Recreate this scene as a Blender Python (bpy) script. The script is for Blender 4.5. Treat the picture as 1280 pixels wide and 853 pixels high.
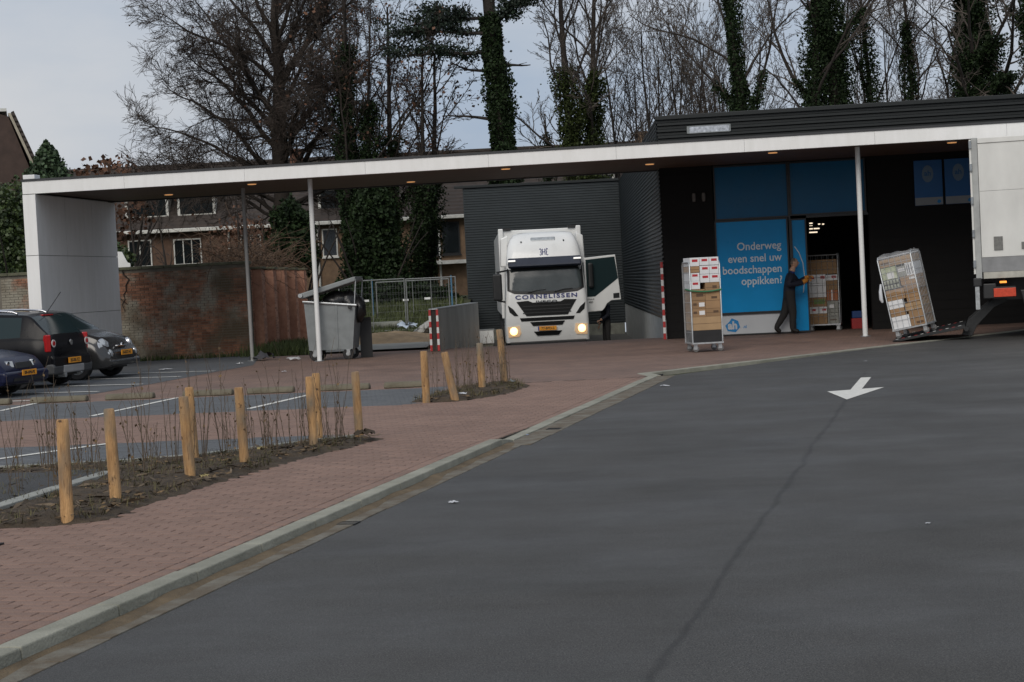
import bpy, bmesh, math, random
import numpy as np
from mathutils import Vector, Matrix, noise as mnoise
R = math.radians
random.seed(11)
for o in list(bpy.data.objects): bpy.data.objects.remove(o)
sc = bpy.context.scene
COL = sc.collection

# ------------------------------------------------------------------ camera
CH, FPX, ROLL = 1.65, 2150.0, R(2.9)
PITCH = math.atan((426.5 - 350) * math.cos(ROLL) / FPX)
fw = Vector((0, math.cos(PITCH), -math.sin(PITCH)))
u0 = Vector((0, math.sin(PITCH), math.cos(PITCH))); r0 = Vector((1, 0, 0))
rt = math.cos(ROLL) * r0 - math.sin(ROLL) * u0
up = math.cos(ROLL) * u0 + math.sin(ROLL) * r0
cd = bpy.data.cameras.new('camera'); cam = bpy.data.objects.new('camera', cd); COL.objects.link(cam)
cd.sensor_width = 36.0; cd.lens = FPX / 1280 * 36.0; cd.clip_start = .1; cd.clip_end = 2000
mw = Matrix.Identity(4)
for i in range(3): mw[i][0] = rt[i]; mw[i][1] = up[i]; mw[i][2] = -fw[i]
mw[2][3] = CH
cam.matrix_world = mw; sc.camera = cam

def ray(x, y): return fw + rt * ((x - 640) / FPX) - up * ((y - 426.5) / FPX)
def gp(x, y, z=0.0):
    d = ray(x, y); t = (z - CH) / d.z; return Vector((d.x * t, d.y * t, z))
def proj(X, Y, Z):
    v = Vector((X, Y, Z - CH)); d = v.dot(fw)
    return 640 + FPX * v.dot(rt) / d, 426.5 - FPX * v.dot(up) / d

# ------------------------------------------------------------------ world, sun, exposure (grey winter overcast)
SUN_EL, SUN_AZ = 38.0, 200.0
w = bpy.data.worlds.new('World'); sc.world = w; w.use_nodes = True
nt = w.node_tree; nt.nodes.clear()
def wn(t): return nt.nodes.new(t)
out = wn('ShaderNodeOutputWorld'); bgn = wn('ShaderNodeBackground')
sky = wn('ShaderNodeTexSky'); sky.sky_type = 'NISHITA'; sky.sun_disc = False
sky.sun_elevation = R(SUN_EL); sky.sun_rotation = R(SUN_AZ); sky.air_density = 1.2; sky.dust_density = 4.0
tc = wn('ShaderNodeTexCoord'); mp = wn('ShaderNodeMapping'); mp.inputs['Scale'].default_value = (1, 1, 2.6)
nz = wn('ShaderNodeTexNoise'); nz.inputs['Scale'].default_value = 2.6; nz.inputs['Detail'].default_value = 7; nz.inputs['Roughness'].default_value = .52
rp = wn('ShaderNodeValToRGB')
rp.color_ramp.elements[0].position = .34; rp.color_ramp.elements[0].color = (3.75, 4.6, 5.9, 1)
rp.color_ramp.elements[1].position = .66; rp.color_ramp.elements[1].color = (6.4, 6.5, 6.75, 1)
mx = wn('ShaderNodeMix'); mx.data_type = 'RGBA'; mx.inputs[0].default_value = .9
L = nt.links.new
L(tc.outputs['Generated'], mp.inputs[0]); L(mp.outputs[0], nz.inputs['Vector']); L(nz.outputs['Fac'], rp.inputs[0])
L(sky.outputs[0], mx.inputs[6]); L(rp.outputs[0], mx.inputs[7]); L(mx.outputs[2], bgn.inputs['Color'])
bgn.inputs['Strength'].default_value = 0.092
L(bgn.outputs[0], out.inputs[0])
sl = bpy.data.lights.new('sun', 'SUN'); so = bpy.data.objects.new('sun', sl); COL.objects.link(so)
sl.energy = 1.45; sl.angle = R(40); sl.color = (1, .93, .84)
az = R(SUN_AZ)
sdir = Vector((math.sin(az) * math.cos(R(SUN_EL)), math.cos(az) * math.cos(R(SUN_EL)), math.sin(R(SUN_EL))))
so.rotation_euler = sdir.to_track_quat('Z', 'Y').to_euler(); so.location = (0, -5, 30)
sc.view_settings.view_transform = 'Standard'; sc.view_settings.look = 'None'
sc.view_settings.exposure = 0.14; sc.view_settings.gamma = 1.0; sc.view_settings.use_curve_mapping = False
sc.render.engine = 'CYCLES'
sc.render.resolution_x = 1024; sc.render.resolution_y = 682

# ------------------------------------------------------------------ materials
MATS = {}
def M(name, col, rough=.6, var=.12, scale=4.0, bump=0.0, bscale=40.0, metal=0.0, spec=.5, island=0.0, col2=None, emis=None, estr=0.0, trans=0.0, alpha=1.0, coat=0.0, stretch=None, ramp=(.3, .7)):
    if name in MATS: return MATS[name]
    m = bpy.data.materials.new(name); m.use_nodes = True; MATS[name] = m
    t = m.node_tree; b = t.nodes['Principled BSDF']; lk = t.links.new
    b.inputs['Roughness'].default_value = rough; b.inputs['Metallic'].default_value = metal
    b.inputs['Specular IOR Level'].default_value = spec
    if coat: b.inputs['Coat Weight'].default_value = coat; b.inputs['Coat Roughness'].default_value = .08
    if trans: b.inputs['Transmission Weight'].default_value = trans
    if alpha < 1: b.inputs['Alpha'].default_value = alpha
    tcn = t.nodes.new('ShaderNodeTexCoord'); vec = tcn.outputs['Object']
    if stretch:
        mpn = t.nodes.new('ShaderNodeMapping'); mpn.inputs['Scale'].default_value = stretch; lk(vec, mpn.inputs[0]); vec = mpn.outputs[0]
    n1 = t.nodes.new('ShaderNodeTexNoise'); n1.inputs['Scale'].default_value = scale; n1.inputs['Detail'].default_value = 6; n1.inputs['Roughness'].default_value = .6
    lk(vec, n1.inputs['Vector'])
    cr = t.nodes.new('ShaderNodeValToRGB')
    c2 = col2 if col2 else tuple(min(1, c * (1 + var)) for c in col); c1 = col if col2 else tuple(c * (1 - var) for c in col)
    cr.color_ramp.elements[0].position = ramp[0]; cr.color_ramp.elements[0].color = (*c1, 1)
    cr.color_ramp.elements[1].position = ramp[1]; cr.color_ramp.elements[1].color = (*c2, 1)
    lk(n1.outputs['Fac'], cr.inputs[0]); cout = cr.outputs[0]
    if island:
        ge = t.nodes.new('ShaderNodeNewGeometry'); oi = t.nodes.new('ShaderNodeObjectInfo')
        ad = t.nodes.new('ShaderNodeMath'); ad.operation = 'ADD'; fr = t.nodes.new('ShaderNodeMath'); fr.operation = 'FRACT'
        lk(ge.outputs['Random Per Island'], ad.inputs[0]); lk(oi.outputs['Random'], ad.inputs[1]); lk(ad.outputs[0], fr.inputs[0])
        mr = t.nodes.new('ShaderNodeMapRange'); mr.inputs['To Min'].default_value = 1 - island; mr.inputs['To Max'].default_value = 1 + island
        lk(fr.outputs[0], mr.inputs['Value'])
        mu = t.nodes.new('ShaderNodeMix'); mu.data_type = 'RGBA'; mu.blend_type = 'MULTIPLY'; mu.inputs[0].default_value = 1
        lk(cout, mu.inputs[6]); lk(mr.outputs[0], mu.inputs[7]); cout = mu.outputs[2]
    lk(cout, b.inputs['Base Color'])
    if bump:
        n2 = t.nodes.new('ShaderNodeTexNoise'); n2.inputs['Scale'].default_value = bscale; n2.inputs['Detail'].default_value = 4
        lk(vec, n2.inputs['Vector'])
        bp = t.nodes.new('ShaderNodeBump'); bp.inputs['Strength'].default_value = bump; bp.inputs['Distance'].default_value = .02
        lk(n2.outputs['Fac'], bp.inputs['Height']); lk(bp.outputs[0], b.inputs['Normal'])
    if var or rough < .9:
        rr = t.nodes.new('ShaderNodeMapRange'); rr.inputs['To Min'].default_value = max(0.02, rough - .1); rr.inputs['To Max'].default_value = min(1, rough + .1)
        lk(n1.outputs['Fac'], rr.inputs['Value']); lk(rr.outputs[0], b.inputs['Roughness'])
    if emis:
        b.inputs['Emission Color'].default_value = (*emis, 1); b.inputs['Emission Strength'].default_value = estr
    return m

# ------------------------------------------------------------------ mesh building
class MB:
    def __init__(s): s.v = []; s.f = []
    def add(s, vs, fs):
        n = len(s.v); s.v += [tuple(p) for p in vs]; s.f += [tuple(i + n for i in f) for f in fs]; return s
    def box(s, x0, x1, y0, y1, z0, z1):
        return s.add([(x0,y0,z0),(x1,y0,z0),(x1,y1,z0),(x0,y1,z0),(x0,y0,z1),(x1,y0,z1),(x1,y1,z1),(x0,y1,z1)],
                     [(0,3,2,1),(4,5,6,7),(0,1,5,4),(1,2,6,5),(2,3,7,6),(3,0,4,7)])
    def cbox(s, cx, cy, cz, sx, sy, sz): return s.box(cx-sx/2, cx+sx/2, cy-sy/2, cy+sy/2, cz-sz/2, cz+sz/2)
    def prism(s, pts, d0, d1, axis='y'):      # polygon in the plane across `axis`, pushed d0..d1 along it
        n = len(pts)
        def mk(p, d):
            return (p[0], d, p[1]) if axis == 'y' else ((d, p[0], p[1]) if axis == 'x' else (p[0], p[1], d))
        vs = [mk(p, d0) for p in pts] + [mk(p, d1) for p in pts]
        fs = [tuple(range(n)), tuple(range(2*n-1, n-1, -1))] + [(i, i+n, (i+1) % n + n, (i+1) % n) for i in range(n)]
        return s.add(vs, fs)
    def tube(s, pts, rad, n=8, cap=True, closed=False):
        pts = [Vector(p) for p in pts]; k = len(pts)
        if not hasattr(rad, '__len__'): rad = [rad] * k
        ref = None; vs = []; fs = []
        for i, p in enumerate(pts):
            if closed: d = pts[(i+1) % k] - pts[i-1]
            else: d = pts[min(i+1, k-1)] - pts[max(i-1, 0)]
            if d.length < 1e-9: d = Vector((0,0,1))
            d.normalize()
            if ref is None: ref = Vector((1,0,0)) if abs(d.x) < .8 else Vector((0,1,0))
            a = (ref - d * ref.dot(d)).normalized(); b = d.cross(a); ref = a
            for j in range(n):
                t = 2*math.pi*j/n; vs.append(p + a*(rad[i]*math.cos(t)) + b*(rad[i]*math.sin(t)))
        for i in range(k if closed else k-1):
            i2 = (i+1) % k
            for j in range(n): fs.append((i*n+j, i*n+(j+1) % n, i2*n+(j+1) % n, i2*n+j))
        if cap and not closed: fs += [tuple(range(n-1, -1, -1)), tuple(range((k-1)*n, k*n))]
        return s.add(vs, fs)
    def lathe(s, prof, n=24, axis='z', c=(0,0,0), closed=False):
        vs = []; fs = []; k = len(prof)
        for r, h in prof:
            for j in range(n):
                t = 2*math.pi*j/n; x, y = r*math.cos(t), r*math.sin(t)
                q = (x, y, h) if axis == 'z' else ((x, h, y) if axis == 'y' else (h, x, y))
                vs.append((q[0]+c[0], q[1]+c[1], q[2]+c[2]))
        for i in range(k-1 if not closed else k):
            i2 = (i+1) % k
            for j in range(n): fs.append((i*n+j, i*n+(j+1) % n, i2*n+(j+1) % n, i2*n+j))
        if not closed: fs += [tuple(range(n-1, -1, -1)), tuple(range((k-1)*n, k*n))]
        return s.add(vs, fs)
    def xform(s, m): s.v = [tuple(m @ Vector(p)) for p in s.v]; return s
    def mesh(s, name, smooth=None):
        me = bpy.data.meshes.new(name); me.from_pydata(s.v, [], s.f); me.update()
        bm = bmesh.new(); bm.from_mesh(me); bmesh.ops.recalc_face_normals(bm, faces=bm.faces[:]); bm.to_mesh(me); bm.free()
        if smooth is not None:
            me.polygons.foreach_set('use_smooth', [True]*len(me.polygons)); me.set_sharp_from_angle(angle=R(smooth))
        return me
    def build(s, name, mat, parent=None, bevel=0, smooth=None, seg=2):
        o = bpy.data.objects.new(name, s.mesh(name, smooth)); COL.objects.link(o); o.data.materials.append(mat)
        if parent: o.parent = parent
        if bevel:
            b = o.modifiers.new('bevel', 'BEVEL'); b.width = bevel; b.segments = seg; b.limit_method = 'ANGLE'; b.angle_limit = R(40)
        return o
def fast_mesh(name, V, Q):        # numpy verts (n,3), faces (m,k)
    V = np.asarray(V, np.float32); Q = np.asarray(Q, np.int32); k = Q.shape[1]
    me = bpy.data.meshes.new(name); me.vertices.add(len(V)); me.vertices.foreach_set('co', V.ravel())
    me.loops.add(Q.size); me.loops.foreach_set('vertex_index', Q.ravel())
    me.polygons.add(len(Q)); me.polygons.foreach_set('loop_start', np.arange(0, Q.size, k, dtype=np.int32))
    me.update(calc_edges=True); me.validate(); return me
def link(name, me, mat, parent=None):
    o = bpy.data.objects.new(name, me); COL.objects.link(o)
    if mat and not len(me.materials): me.materials.append(mat)
    if parent: o.parent = parent
    return o
def empty(name, loc=(0,0,0), rz=0.0):
    o = bpy.data.objects.new(name, None); COL.objects.link(o); o.location = loc; o.rotation_euler = (0, 0, rz); o.empty_display_size = .2; return o
def tag(o, label=None, cat=None, group=None, kind=None):
    if label: o['label'] = label
    if cat: o['category'] = cat
    if group: o['group'] = group
    if kind: o['kind'] = kind
    return o
def thing(name, label, cat, loc=(0,0,0), rz=0.0, group=None): return tag(empty(name, loc, rz), label, cat, group)
def copy_tree(o, parent=None):
    c = o.copy(); COL.objects.link(c); c.parent = parent
    for ch in list(o.children): copy_tree(ch, c)
    return c
def text(name, body, size, mat, parent=None, loc=(0,0,0), rot=(R(90),0,0), align='CENTER', bold=0.0, ext=.002, sx=1.0, spacing=1.0):
    cu = bpy.data.curves.new(name, 'FONT'); cu.body = body; cu.size = size; cu.align_x = align; cu.offset = bold; cu.extrude = ext; cu.space_character = spacing; cu.resolution_u = 3
    t = bpy.data.objects.new('tmp_text', cu); COL.objects.link(t)
    dg = bpy.context.evaluated_depsgraph_get(); me = bpy.data.meshes.new_from_object(t.evaluated_get(dg)); me.name = name
    bpy.data.objects.remove(t)
    o = link(name, me, None, parent); me.materials.clear(); me.materials.append(mat); o.location = loc; o.rotation_euler = rot; o.scale = (sx, 1, 1)
    return o
# ------------------------------------------------------------------ materials used in several places
WHITE = M('white_coated_panel', (.77, .77, .75), .45, .07, 2.2, .03, 8, stretch=(2.5, 2.5, .5), col2=(.85, .85, .84))
WHITEP = M('white_paint', (.74, .75, .74), .35, .05, 3)
CONC = M('concrete', (.27, .275, .25), .85, .28, 5, .4, 60)
CONCD = M('weathered_concrete', (.17, .175, .15), .9, .35, 4, .5, 50)
STEEL = M('galvanised_steel', (.40, .42, .43), .42, .22, 14, .1, 60, metal=.75)
ZINC = M('zinc_sheet', (.23, .25, .255), .6, .12, 5, .04, 30, metal=.25)
BLACK = M('black_plastic', (.015, .016, .017), .5, .2, 8)
RUBBER = M('rubber', (.018, .018, .019), .8, .2, 10, .2, 60)
DGLASS = M('dark_glass', (.012, .016, .018), .06, 0, 3, spec=.7)
WOOD = M('debarked_round_wood', (.25, .135, .055), .85, .22, 6, .5, 40, stretch=(3, 3, .6), col2=(.50, .30, .135), island=.12, ramp=(.3, .58))
def weathered(m):
    t = m.node_tree; b = t.nodes['Principled BSDF']; lk = t.links.new; src = b.inputs['Base Color'].links[0].from_socket; tcn = t.nodes.new('ShaderNodeTexCoord'); oi = t.nodes.new('ShaderNodeObjectInfo')
    ad = t.nodes.new('ShaderNodeVectorMath'); ad.operation = 'ADD'; lk(tcn.outputs['Object'], ad.inputs[0]); lk(oi.outputs['Location'], ad.inputs[1])
    for sc_, st, p0, p1, col in ((2.2, (2.5, 2.5, 1), .46, .68, (.20, .165, .12, 1)), (16, (1, 1, .8), .66, .72, (.09, .05, .025, 1)), (30, (3, 3, .12), .62, .70, (.14, .075, .035, 1))):
        mp_ = t.nodes.new('ShaderNodeMapping'); mp_.inputs['Scale'].default_value = st; lk(ad.outputs[0], mp_.inputs[0]); n = t.nodes.new('ShaderNodeTexNoise'); n.inputs['Scale'].default_value = sc_; n.inputs['Detail'].default_value = 3; lk(mp_.outputs[0], n.inputs['Vector'])
        r = t.nodes.new('ShaderNodeValToRGB'); r.color_ramp.elements[0].position = p0; r.color_ramp.elements[1].position = p1; lk(n.outputs['Fac'], r.inputs[0]); k = t.nodes.new('ShaderNodeMix'); k.data_type = 'RGBA'; k.inputs[7].default_value = col; lk(r.outputs[0], k.inputs[0]); lk(src, k.inputs[6]); src = k.outputs[2]
    lk(src, b.inputs['Base Color'])
weathered(WOOD)
SOIL = M('damp_soil', (.030, .021, .013), .95, 0, 6, 1.0, 45, col2=(.085, .060, .036))
MARK = M('road_paint', (.66, .65, .60), .7, .14, 12, .3, 90)
REDP = M('red_paint', (.45, .03, .03), .45, .12, 6)
ORANGEPLATE = M('yellow_plate', (.78, .32, .02), .45, .08, 8)
PLATEINK = M('plate_ink', (.02, .02, .02), .5, .05)

# pavers: sand joints, clay bricks, concrete bricks
def paver_sheet(name, c1, c2, mortar):
    m = bpy.data.materials.new(name); m.use_nodes = True; t = m.node_tree; b = t.nodes['Principled BSDF']; lk = t.links.new
    b.inputs['Roughness'].default_value = .82
    tcn = t.nodes.new('ShaderNodeTexCoord'); mpn = t.nodes.new('ShaderNodeMapping'); mpn.inputs['Rotation'].default_value = (0, 0, R(13.4))
    bt = t.nodes.new('ShaderNodeTexBrick'); bt.inputs['Scale'].default_value = 1; bt.inputs['Brick Width'].default_value = .21; bt.inputs['Row Height'].default_value = .105
    bt.inputs['Mortar Size'].default_value = .006; bt.inputs['Color1'].default_value = (*c1, 1); bt.inputs['Color2'].default_value = (*c2, 1); bt.inputs['Mortar'].default_value = (*mortar, 1)
    n = t.nodes.new('ShaderNodeTexNoise'); n.inputs['Scale'].default_value = .7; n.inputs['Detail'].default_value = 8; n.inputs['Roughness'].default_value = .7
    mr = t.nodes.new('ShaderNodeMapRange'); mr.inputs['From Min'].default_value = .3; mr.inputs['From Max'].default_value = .7; mr.inputs['To Min'].default_value = .72; mr.inputs['To Max'].default_value = 1.2
    mu = t.nodes.new('ShaderNodeMix'); mu.data_type = 'RGBA'; mu.blend_type = 'MULTIPLY'; mu.inputs[0].default_value = 1
    lk(tcn.outputs['Object'], mpn.inputs[0]); lk(mpn.outputs[0], bt.inputs['Vector']); lk(tcn.outputs['Object'], n.inputs['Vector']); lk(n.outputs['Fac'], mr.inputs['Value'])
    lk(bt.outputs['Color'], mu.inputs[6]); lk(mr.outputs[0], mu.inputs[7]); lk(mu.outputs[2], b.inputs['Base Color'])
    r2 = t.nodes.new('ShaderNodeMapRange'); r2.inputs['To Min'].default_value = .55; r2.inputs['To Max'].default_value = .95; lk(n.outputs['Fac'], r2.inputs['Value']); lk(r2.outputs[0], b.inputs['Roughness'])
    return m
REDS = paver_sheet('clay_paving_sheet', (.220, .138, .105), (.170, .106, .082), (.10, .075, .055))
GREYS = paver_sheet('grey_paving_sheet', (.10, .108, .118), (.085, .092, .10), (.055, .055, .05))
RPAV = M('clay_paver', (.195, .122, .093), .85, .2, .9, .5, 70, island=.10, col2=(.245, .158, .122))
GPAV = M('grey_paver', (.082, .087, .092), .8, .15, 1.1, .3, 70, island=.10, col2=(.108, .114, .12))
SAND = M('joint_sand', (.062, .046, .033), .95, .3, 5, .5, 90)
GUT = M('sandy_gutter_stone', (.115, .092, .064), .95, 0, 4.5, .6, 60, col2=(.18, .17, .14), ramp=(.42, .66))
SANDY = M('gutter_sand', (.13, .095, .055), .95, .35, 5, .8, 80)

def asphalt():
    m = bpy.data.materials.new('asphalt'); m.use_nodes = True; t = m.node_tree; b = t.nodes['Principled BSDF']; lk = t.links.new
    tcn = t.nodes.new('ShaderNodeTexCoord'); V = tcn.outputs['Object']
    def nz(s, d=4, r=.6, st=None):
        n = t.nodes.new('ShaderNodeTexNoise'); n.inputs['Scale'].default_value = s; n.inputs['Detail'].default_value = d; n.inputs['Roughness'].default_value = r
        if st:
            q = t.nodes.new('ShaderNodeMapping'); q.inputs['Scale'].default_value = st; q.inputs['Rotation'].default_value = (0, 0, R(13)); lk(V, q.inputs[0]); lk(q.outputs[0], n.inputs['Vector'])
        else: lk(V, n.inputs['Vector'])
        return n.outputs['Fac']
    def ramp(f, p0, c0, p1, c1):
        r = t.nodes.new('ShaderNodeValToRGB'); e = r.color_ramp.elements; e[0].position = p0; e[0].color = (*c0, 1); e[1].position = p1; e[1].color = (*c1, 1); lk(f, r.inputs[0]); return r.outputs[0]
    def mul(a, c):
        k = t.nodes.new('ShaderNodeMix'); k.data_type = 'RGBA'; k.blend_type = 'MULTIPLY'; k.inputs[0].default_value = 1; lk(a, k.inputs[6]); lk(c, k.inputs[7]); return k.outputs[2]
    base = ramp(nz(120, 3, .8), .38, (.012, .0118, .0112), .64, (.102, .098, .092))
    grit = mul(ramp(nz(28, 5, .75), .34, (.80, .80, .80), .66, (1.16, 1.16, 1.15)), ramp(nz(58, 2, .8), .36, (.76, .76, .76), .66, (1.2, 1.2, 1.19)))
    big = ramp(nz(.55, 7, .66, (1.2, .6, 1)), .34, (.80, .795, .78), .66, (1.12, 1.12, 1.12))
    wet = nz(.42, 7, .66, (.7, 1.5, 1))
    stain = ramp(wet, .52, (1, 1, 1), .70, (.68, .665, .62))
    # open joint between the two paving lanes: a worn, grainy line running beside the kerb
    def mt(op, a, c):
        k = t.nodes.new('ShaderNodeMath'); k.operation = op
        for i, q in enumerate((a, c)):
            if isinstance(q, (int, float)): k.inputs[i].default_value = q
            else: lk(q, k.inputs[i])
        return k.outputs[0]
    sx = t.nodes.new('ShaderNodeSeparateXYZ'); lk(V, sx.inputs[0])
    d = mt('SUBTRACT', mt('MULTIPLY', mt('SUBTRACT', sx.outputs[0], .48), .9692), mt('MULTIPLY', mt('SUBTRACT', sx.outputs[1], 6.89), .2464))
    d = mt('ADD', d, mt('MULTIPLY', mt('SUBTRACT', nz(.9, 4, .6), .5), .16))
    wd = mt('ADD', .010, mt('MULTIPLY', nz(1.6, 5, .7), .045))
    sf = mt('DIVIDE', mt('ABSOLUTE', d, 0), wd)
    sf = mt('ADD', sf, mt('MULTIPLY', mt('SUBTRACT', nz(45, 3, .7), .5), 2.2))
    far_ = mt('MAXIMUM', mt('SUBTRACT', sx.outputs[1], 25.5), 0); sf = mt('ADD', sf, far_)
    seam = ramp(sf, .2, (.54, .53, .52), 1.0, (1, 1, 1))
    lk(mul(mul(mul(mul(base, grit), big), stain), seam), b.inputs['Base Color'])
    rr = t.nodes.new('ShaderNodeMapRange'); rr.inputs['From Min'].default_value = .35; rr.inputs['From Max'].default_value = .66; rr.inputs['To Min'].default_value = .80; rr.inputs['To Max'].default_value = .55
    lk(nz(.7, 7, .62, (.9, 1.2, 1)), rr.inputs['Value']); lk(rr.outputs[0], b.inputs['Roughness'])
    bp = t.nodes.new('ShaderNodeBump'); bp.inputs['Strength'].default_value = .55; bp.inputs['Distance'].default_value = .006; lk(nz(120, 3, .7), bp.inputs['Height']); lk(bp.outputs[0], b.inputs['Normal'])
    return m
ASPH = asphalt()
ASPHD = M('dark_asphalt_seam', (.030, .030, .0295), .8, .4, 30, .8, 80, col2=(.060, .059, .057))
DIRT = M('bare_dirt', (.13, .10, .065), .95, .3, 1.5, .8, 20)
GRASSG = M('grass_ground', (.045, .05, .018), .95, .4, .5, .8, 20)

# ------------------------------------------------------------------ the ground
def sheet(name, pts, mat, kind='structure', parent=None, smooth=False):
    m = MB(); m.add(pts, [tuple(range(len(pts)))]); o = m.build(name, mat, parent)
    if kind and not parent: o['kind'] = kind
    elif kind == 'stuff': o['kind'] = kind
    return o
PX0, PX1, PY0, PY1 = -2.15, 5.0, 43.2, 70.5           # the loading pit is left open
m = MB(); B = 700; zg = -.05
for (x0, x1, y0, y1) in [(-B, B, -60, 30), (-B, PX0, 30, PY1), (PX1, B, 30, PY1), (PX0, PX1, 30, PY0), (-B, B, PY1, 1100)]:
    m.add([(x0,y0,zg),(x1,y0,zg),(x1,y1,zg),(x0,y1,zg)], [(0,1,2,3)])
tag(m.build('ground', GRASSG), kind='structure')

KX = lambda y: -2.36 + .2375 * (y - 7.75)              # foot of the kerb
kd = Vector((.2311, .9729, 0)); kn = Vector((.9729, -.2311, 0)); K0 = Vector((KX(4), 4, 0))
KEND, KFL, APX = 17.1, 17.55, 27.3                     # raised kerb ends / flush / corner of the apron
def zg_(y): return .07 if y < 15.8 else (.012 if y > 19.5 else .07 - .058 * (y - 15.8) / 3.7)

road = sheet('road', [(-9, -8, 0), (60, -8, 0), (60, 41.5, 0), (14.6, 41.5, 0), (8.3, 34.6, 0), (KX(APX) + .2, APX, 0), (KX(4) + .1, 4, 0), (-9, 4, 0)], ASPH)
# arrow painted on the road
AP = [(1034,490),(1058.5,500),(1105.5,484.5),(1077.5,486.6),(1089,472),(1076,472.6),(1063,487.8)]
ar = [gp(x, y) for x, y in AP]; m = MB()
m.add([(p.x, p.y, .005) for p in ar], [(0,1,2,3,6),(3,4,5,6)]); arrow = m.build('direction_arrow', MARK, road)

# pavement sheets (joint sand under built pavers, a paved sheet further off)
m = MB(); ys = [3, 9, 15.8, 17.6, 19.5, 24, APX]
for a, b_ in zip(ys, ys[1:]):
    za, zb = zg_(a) - .007, zg_(b_) - .007
    m.add([(-30, a, za), (KX(a) - .13, a, za), (KX(b_) - .13, b_, zb), (-30, b_, zb)], [(0,1,2,3)])
pavement = tag(m.build('pavement', SAND), kind='structure')
APE = [(KX(APX) - .14, APX), (2.02, 28.15), (8.2, 34.35), (14.6, 41.0)]   # edge of the apron
BY = lambda x, c: c - .14 * x
far = MB(); FZ = .008
far.add([(-30, APX, FZ), (APE[0][0], APX, FZ), (APE[1][0], APE[1][1], FZ), (APE[2][0], APE[2][1], FZ), (APE[3][0], APE[3][1], FZ), (15, 41.8, FZ), (4.9, 43.2, FZ), (-2.3, 43.2, FZ), (-30, 47, FZ)], [tuple(range(9))])
apron = tag(far.build('paved_apron', REDS), kind='structure')
sheet('parking_surface', [(-30, 33, FZ+.004), (-9.4, 29.6, FZ+.004), (-7.45, 30.3, FZ+.004), (-6.9, 33.0, FZ+.004), (-6.35, 36.6, FZ+.004), (-5.9, 39.0, FZ+.004), (-6.6, 45.2, FZ+.004), (-30, 46.5, FZ+.004)], GREYS)

# regions
def inpoly(x, y, P):
    c = False; n = len(P)
    for i in range(n):
        x1, y1 = P[i]; x2, y2 = P[i-1]
        if (y1 > y) != (y2 > y) and x < (x2 - x1) * (y - y1) / (y2 - y1) + x1: c = not c
    return c
BED1 = [(-6.2, 12.1), (-3.3, 12.2), (-3.02, 12.35), (-2.84, 13.35), (-2.42, 14.95), (-1.45, 18.25), (-1.62, 18.45), (-2.55, 17.5), (-3.2, 16.75), (-4.0, 16.5), (-6.2, 16.5)]
BED2 = [(-1.44, 24.06), (-1.1, 23.7), (-.76, 23.72), (-.27, 24.5), (.02, 25.4), (.21, 26.36), (-.03, 27.35), (-.3, 27.3), (-.66, 26.8), (-1.15, 25.4)]
def region(x, y):
    if inpoly(x, y, BED1) or inpoly(x, y, BED2): return None
    if y < BY(x, 19.0) and x < -2.0 and y > 16.2 and (x < -3.2 or y > 17.0 + (x + 3.0) * 1.05): return 'g'
    if BY(x, 23.4) < y < BY(x, 27.05) and x < -1.35 + (y - 24) * .12 : return 'g'
    return 'r'
# pavers, courses square to the kerb
PL, PW, GAP = .21, .105, .008
def paver_v(s0, s1, t0, t1, jit=0.0):
    c = .006; vs = []
    for (s, t, top) in [(s0,t0,0),(s1,t0,0),(s1,t1,0),(s0,t1,0),(s0+c,t0+c,1),(s1-c,t0+c,1),(s1-c,t1-c,1),(s0+c,t1-c,1)]:
        p = K0 + kd * s + kn * t; vs.append((p.x, p.y, zg_(p.y) + jit - (.003 if not top else 0)))
    base = [(vs[i][0], vs[i][1], vs[i][2] - .012) for i in range(4)]
    return base + vs, [(4,5,6,7),(0,1,5,4),(1,2,6,5),(2,3,7,6),(3,0,4,7)]
PF = [(8,9,10,11),(4,5,9,8),(5,6,10,9),(6,7,11,10),(7,4,8,11),(0,1,5,4),(1,2,6,5),(2,3,7,6),(3,0,4,7)]
RA, GA, whole = ([], []), ([], []), []
rng = random.Random(5)
def vis(x, y, mg=45):
    px, py = proj(x, y, .05); return -mg < px < 1280 + mg and py < 853 + mg
smax = int(25 / PW)
cand = []
for ci in range(-10, smax):
    s0 = ci * PW; off = (ci % 2) * PL / 2
    tk = 0
    while True:
        t1 = -.26 - (tk * PL - off); t0 = t1 - PL; tk += 1
        if t0 < -12: break
        if t1 > -.26: t1 = -.26
        if t1 - t0 < .03: continue
        p = K0 + kd * (s0 + PW / 2) + kn * ((t0 + t1) / 2)
        if p.y > 28.2 or p.y < 5.5: continue
        if p.y > APX - .1 and p.x > -1.2: continue
        if not vis(p.x, p.y): continue
        g = region(p.x, p.y)
        if not g: continue
        cand.append((p.length, g, s0 + GAP/2, s0 + PW - GAP/2, t0 + GAP/2, t1 - GAP/2, abs((t1 - t0) - PL) < 1e-6, p))
for sk in range(-5, int(24 / PL)):           # one row laid along the kerb
    s0 = sk * PL; p = K0 + kd * (s0 + PL/2) + kn * (-.205)
    if p.y > APX - .2 or p.y < 5.5 or not vis(p.x, p.y): continue
    cand.append((p.length, 'r', s0 + GAP/2, s0 + PL - GAP/2, -.255, -.155, False, p))
cand.sort(key=lambda c: c[0])
pme = None; nind = 0
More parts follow.
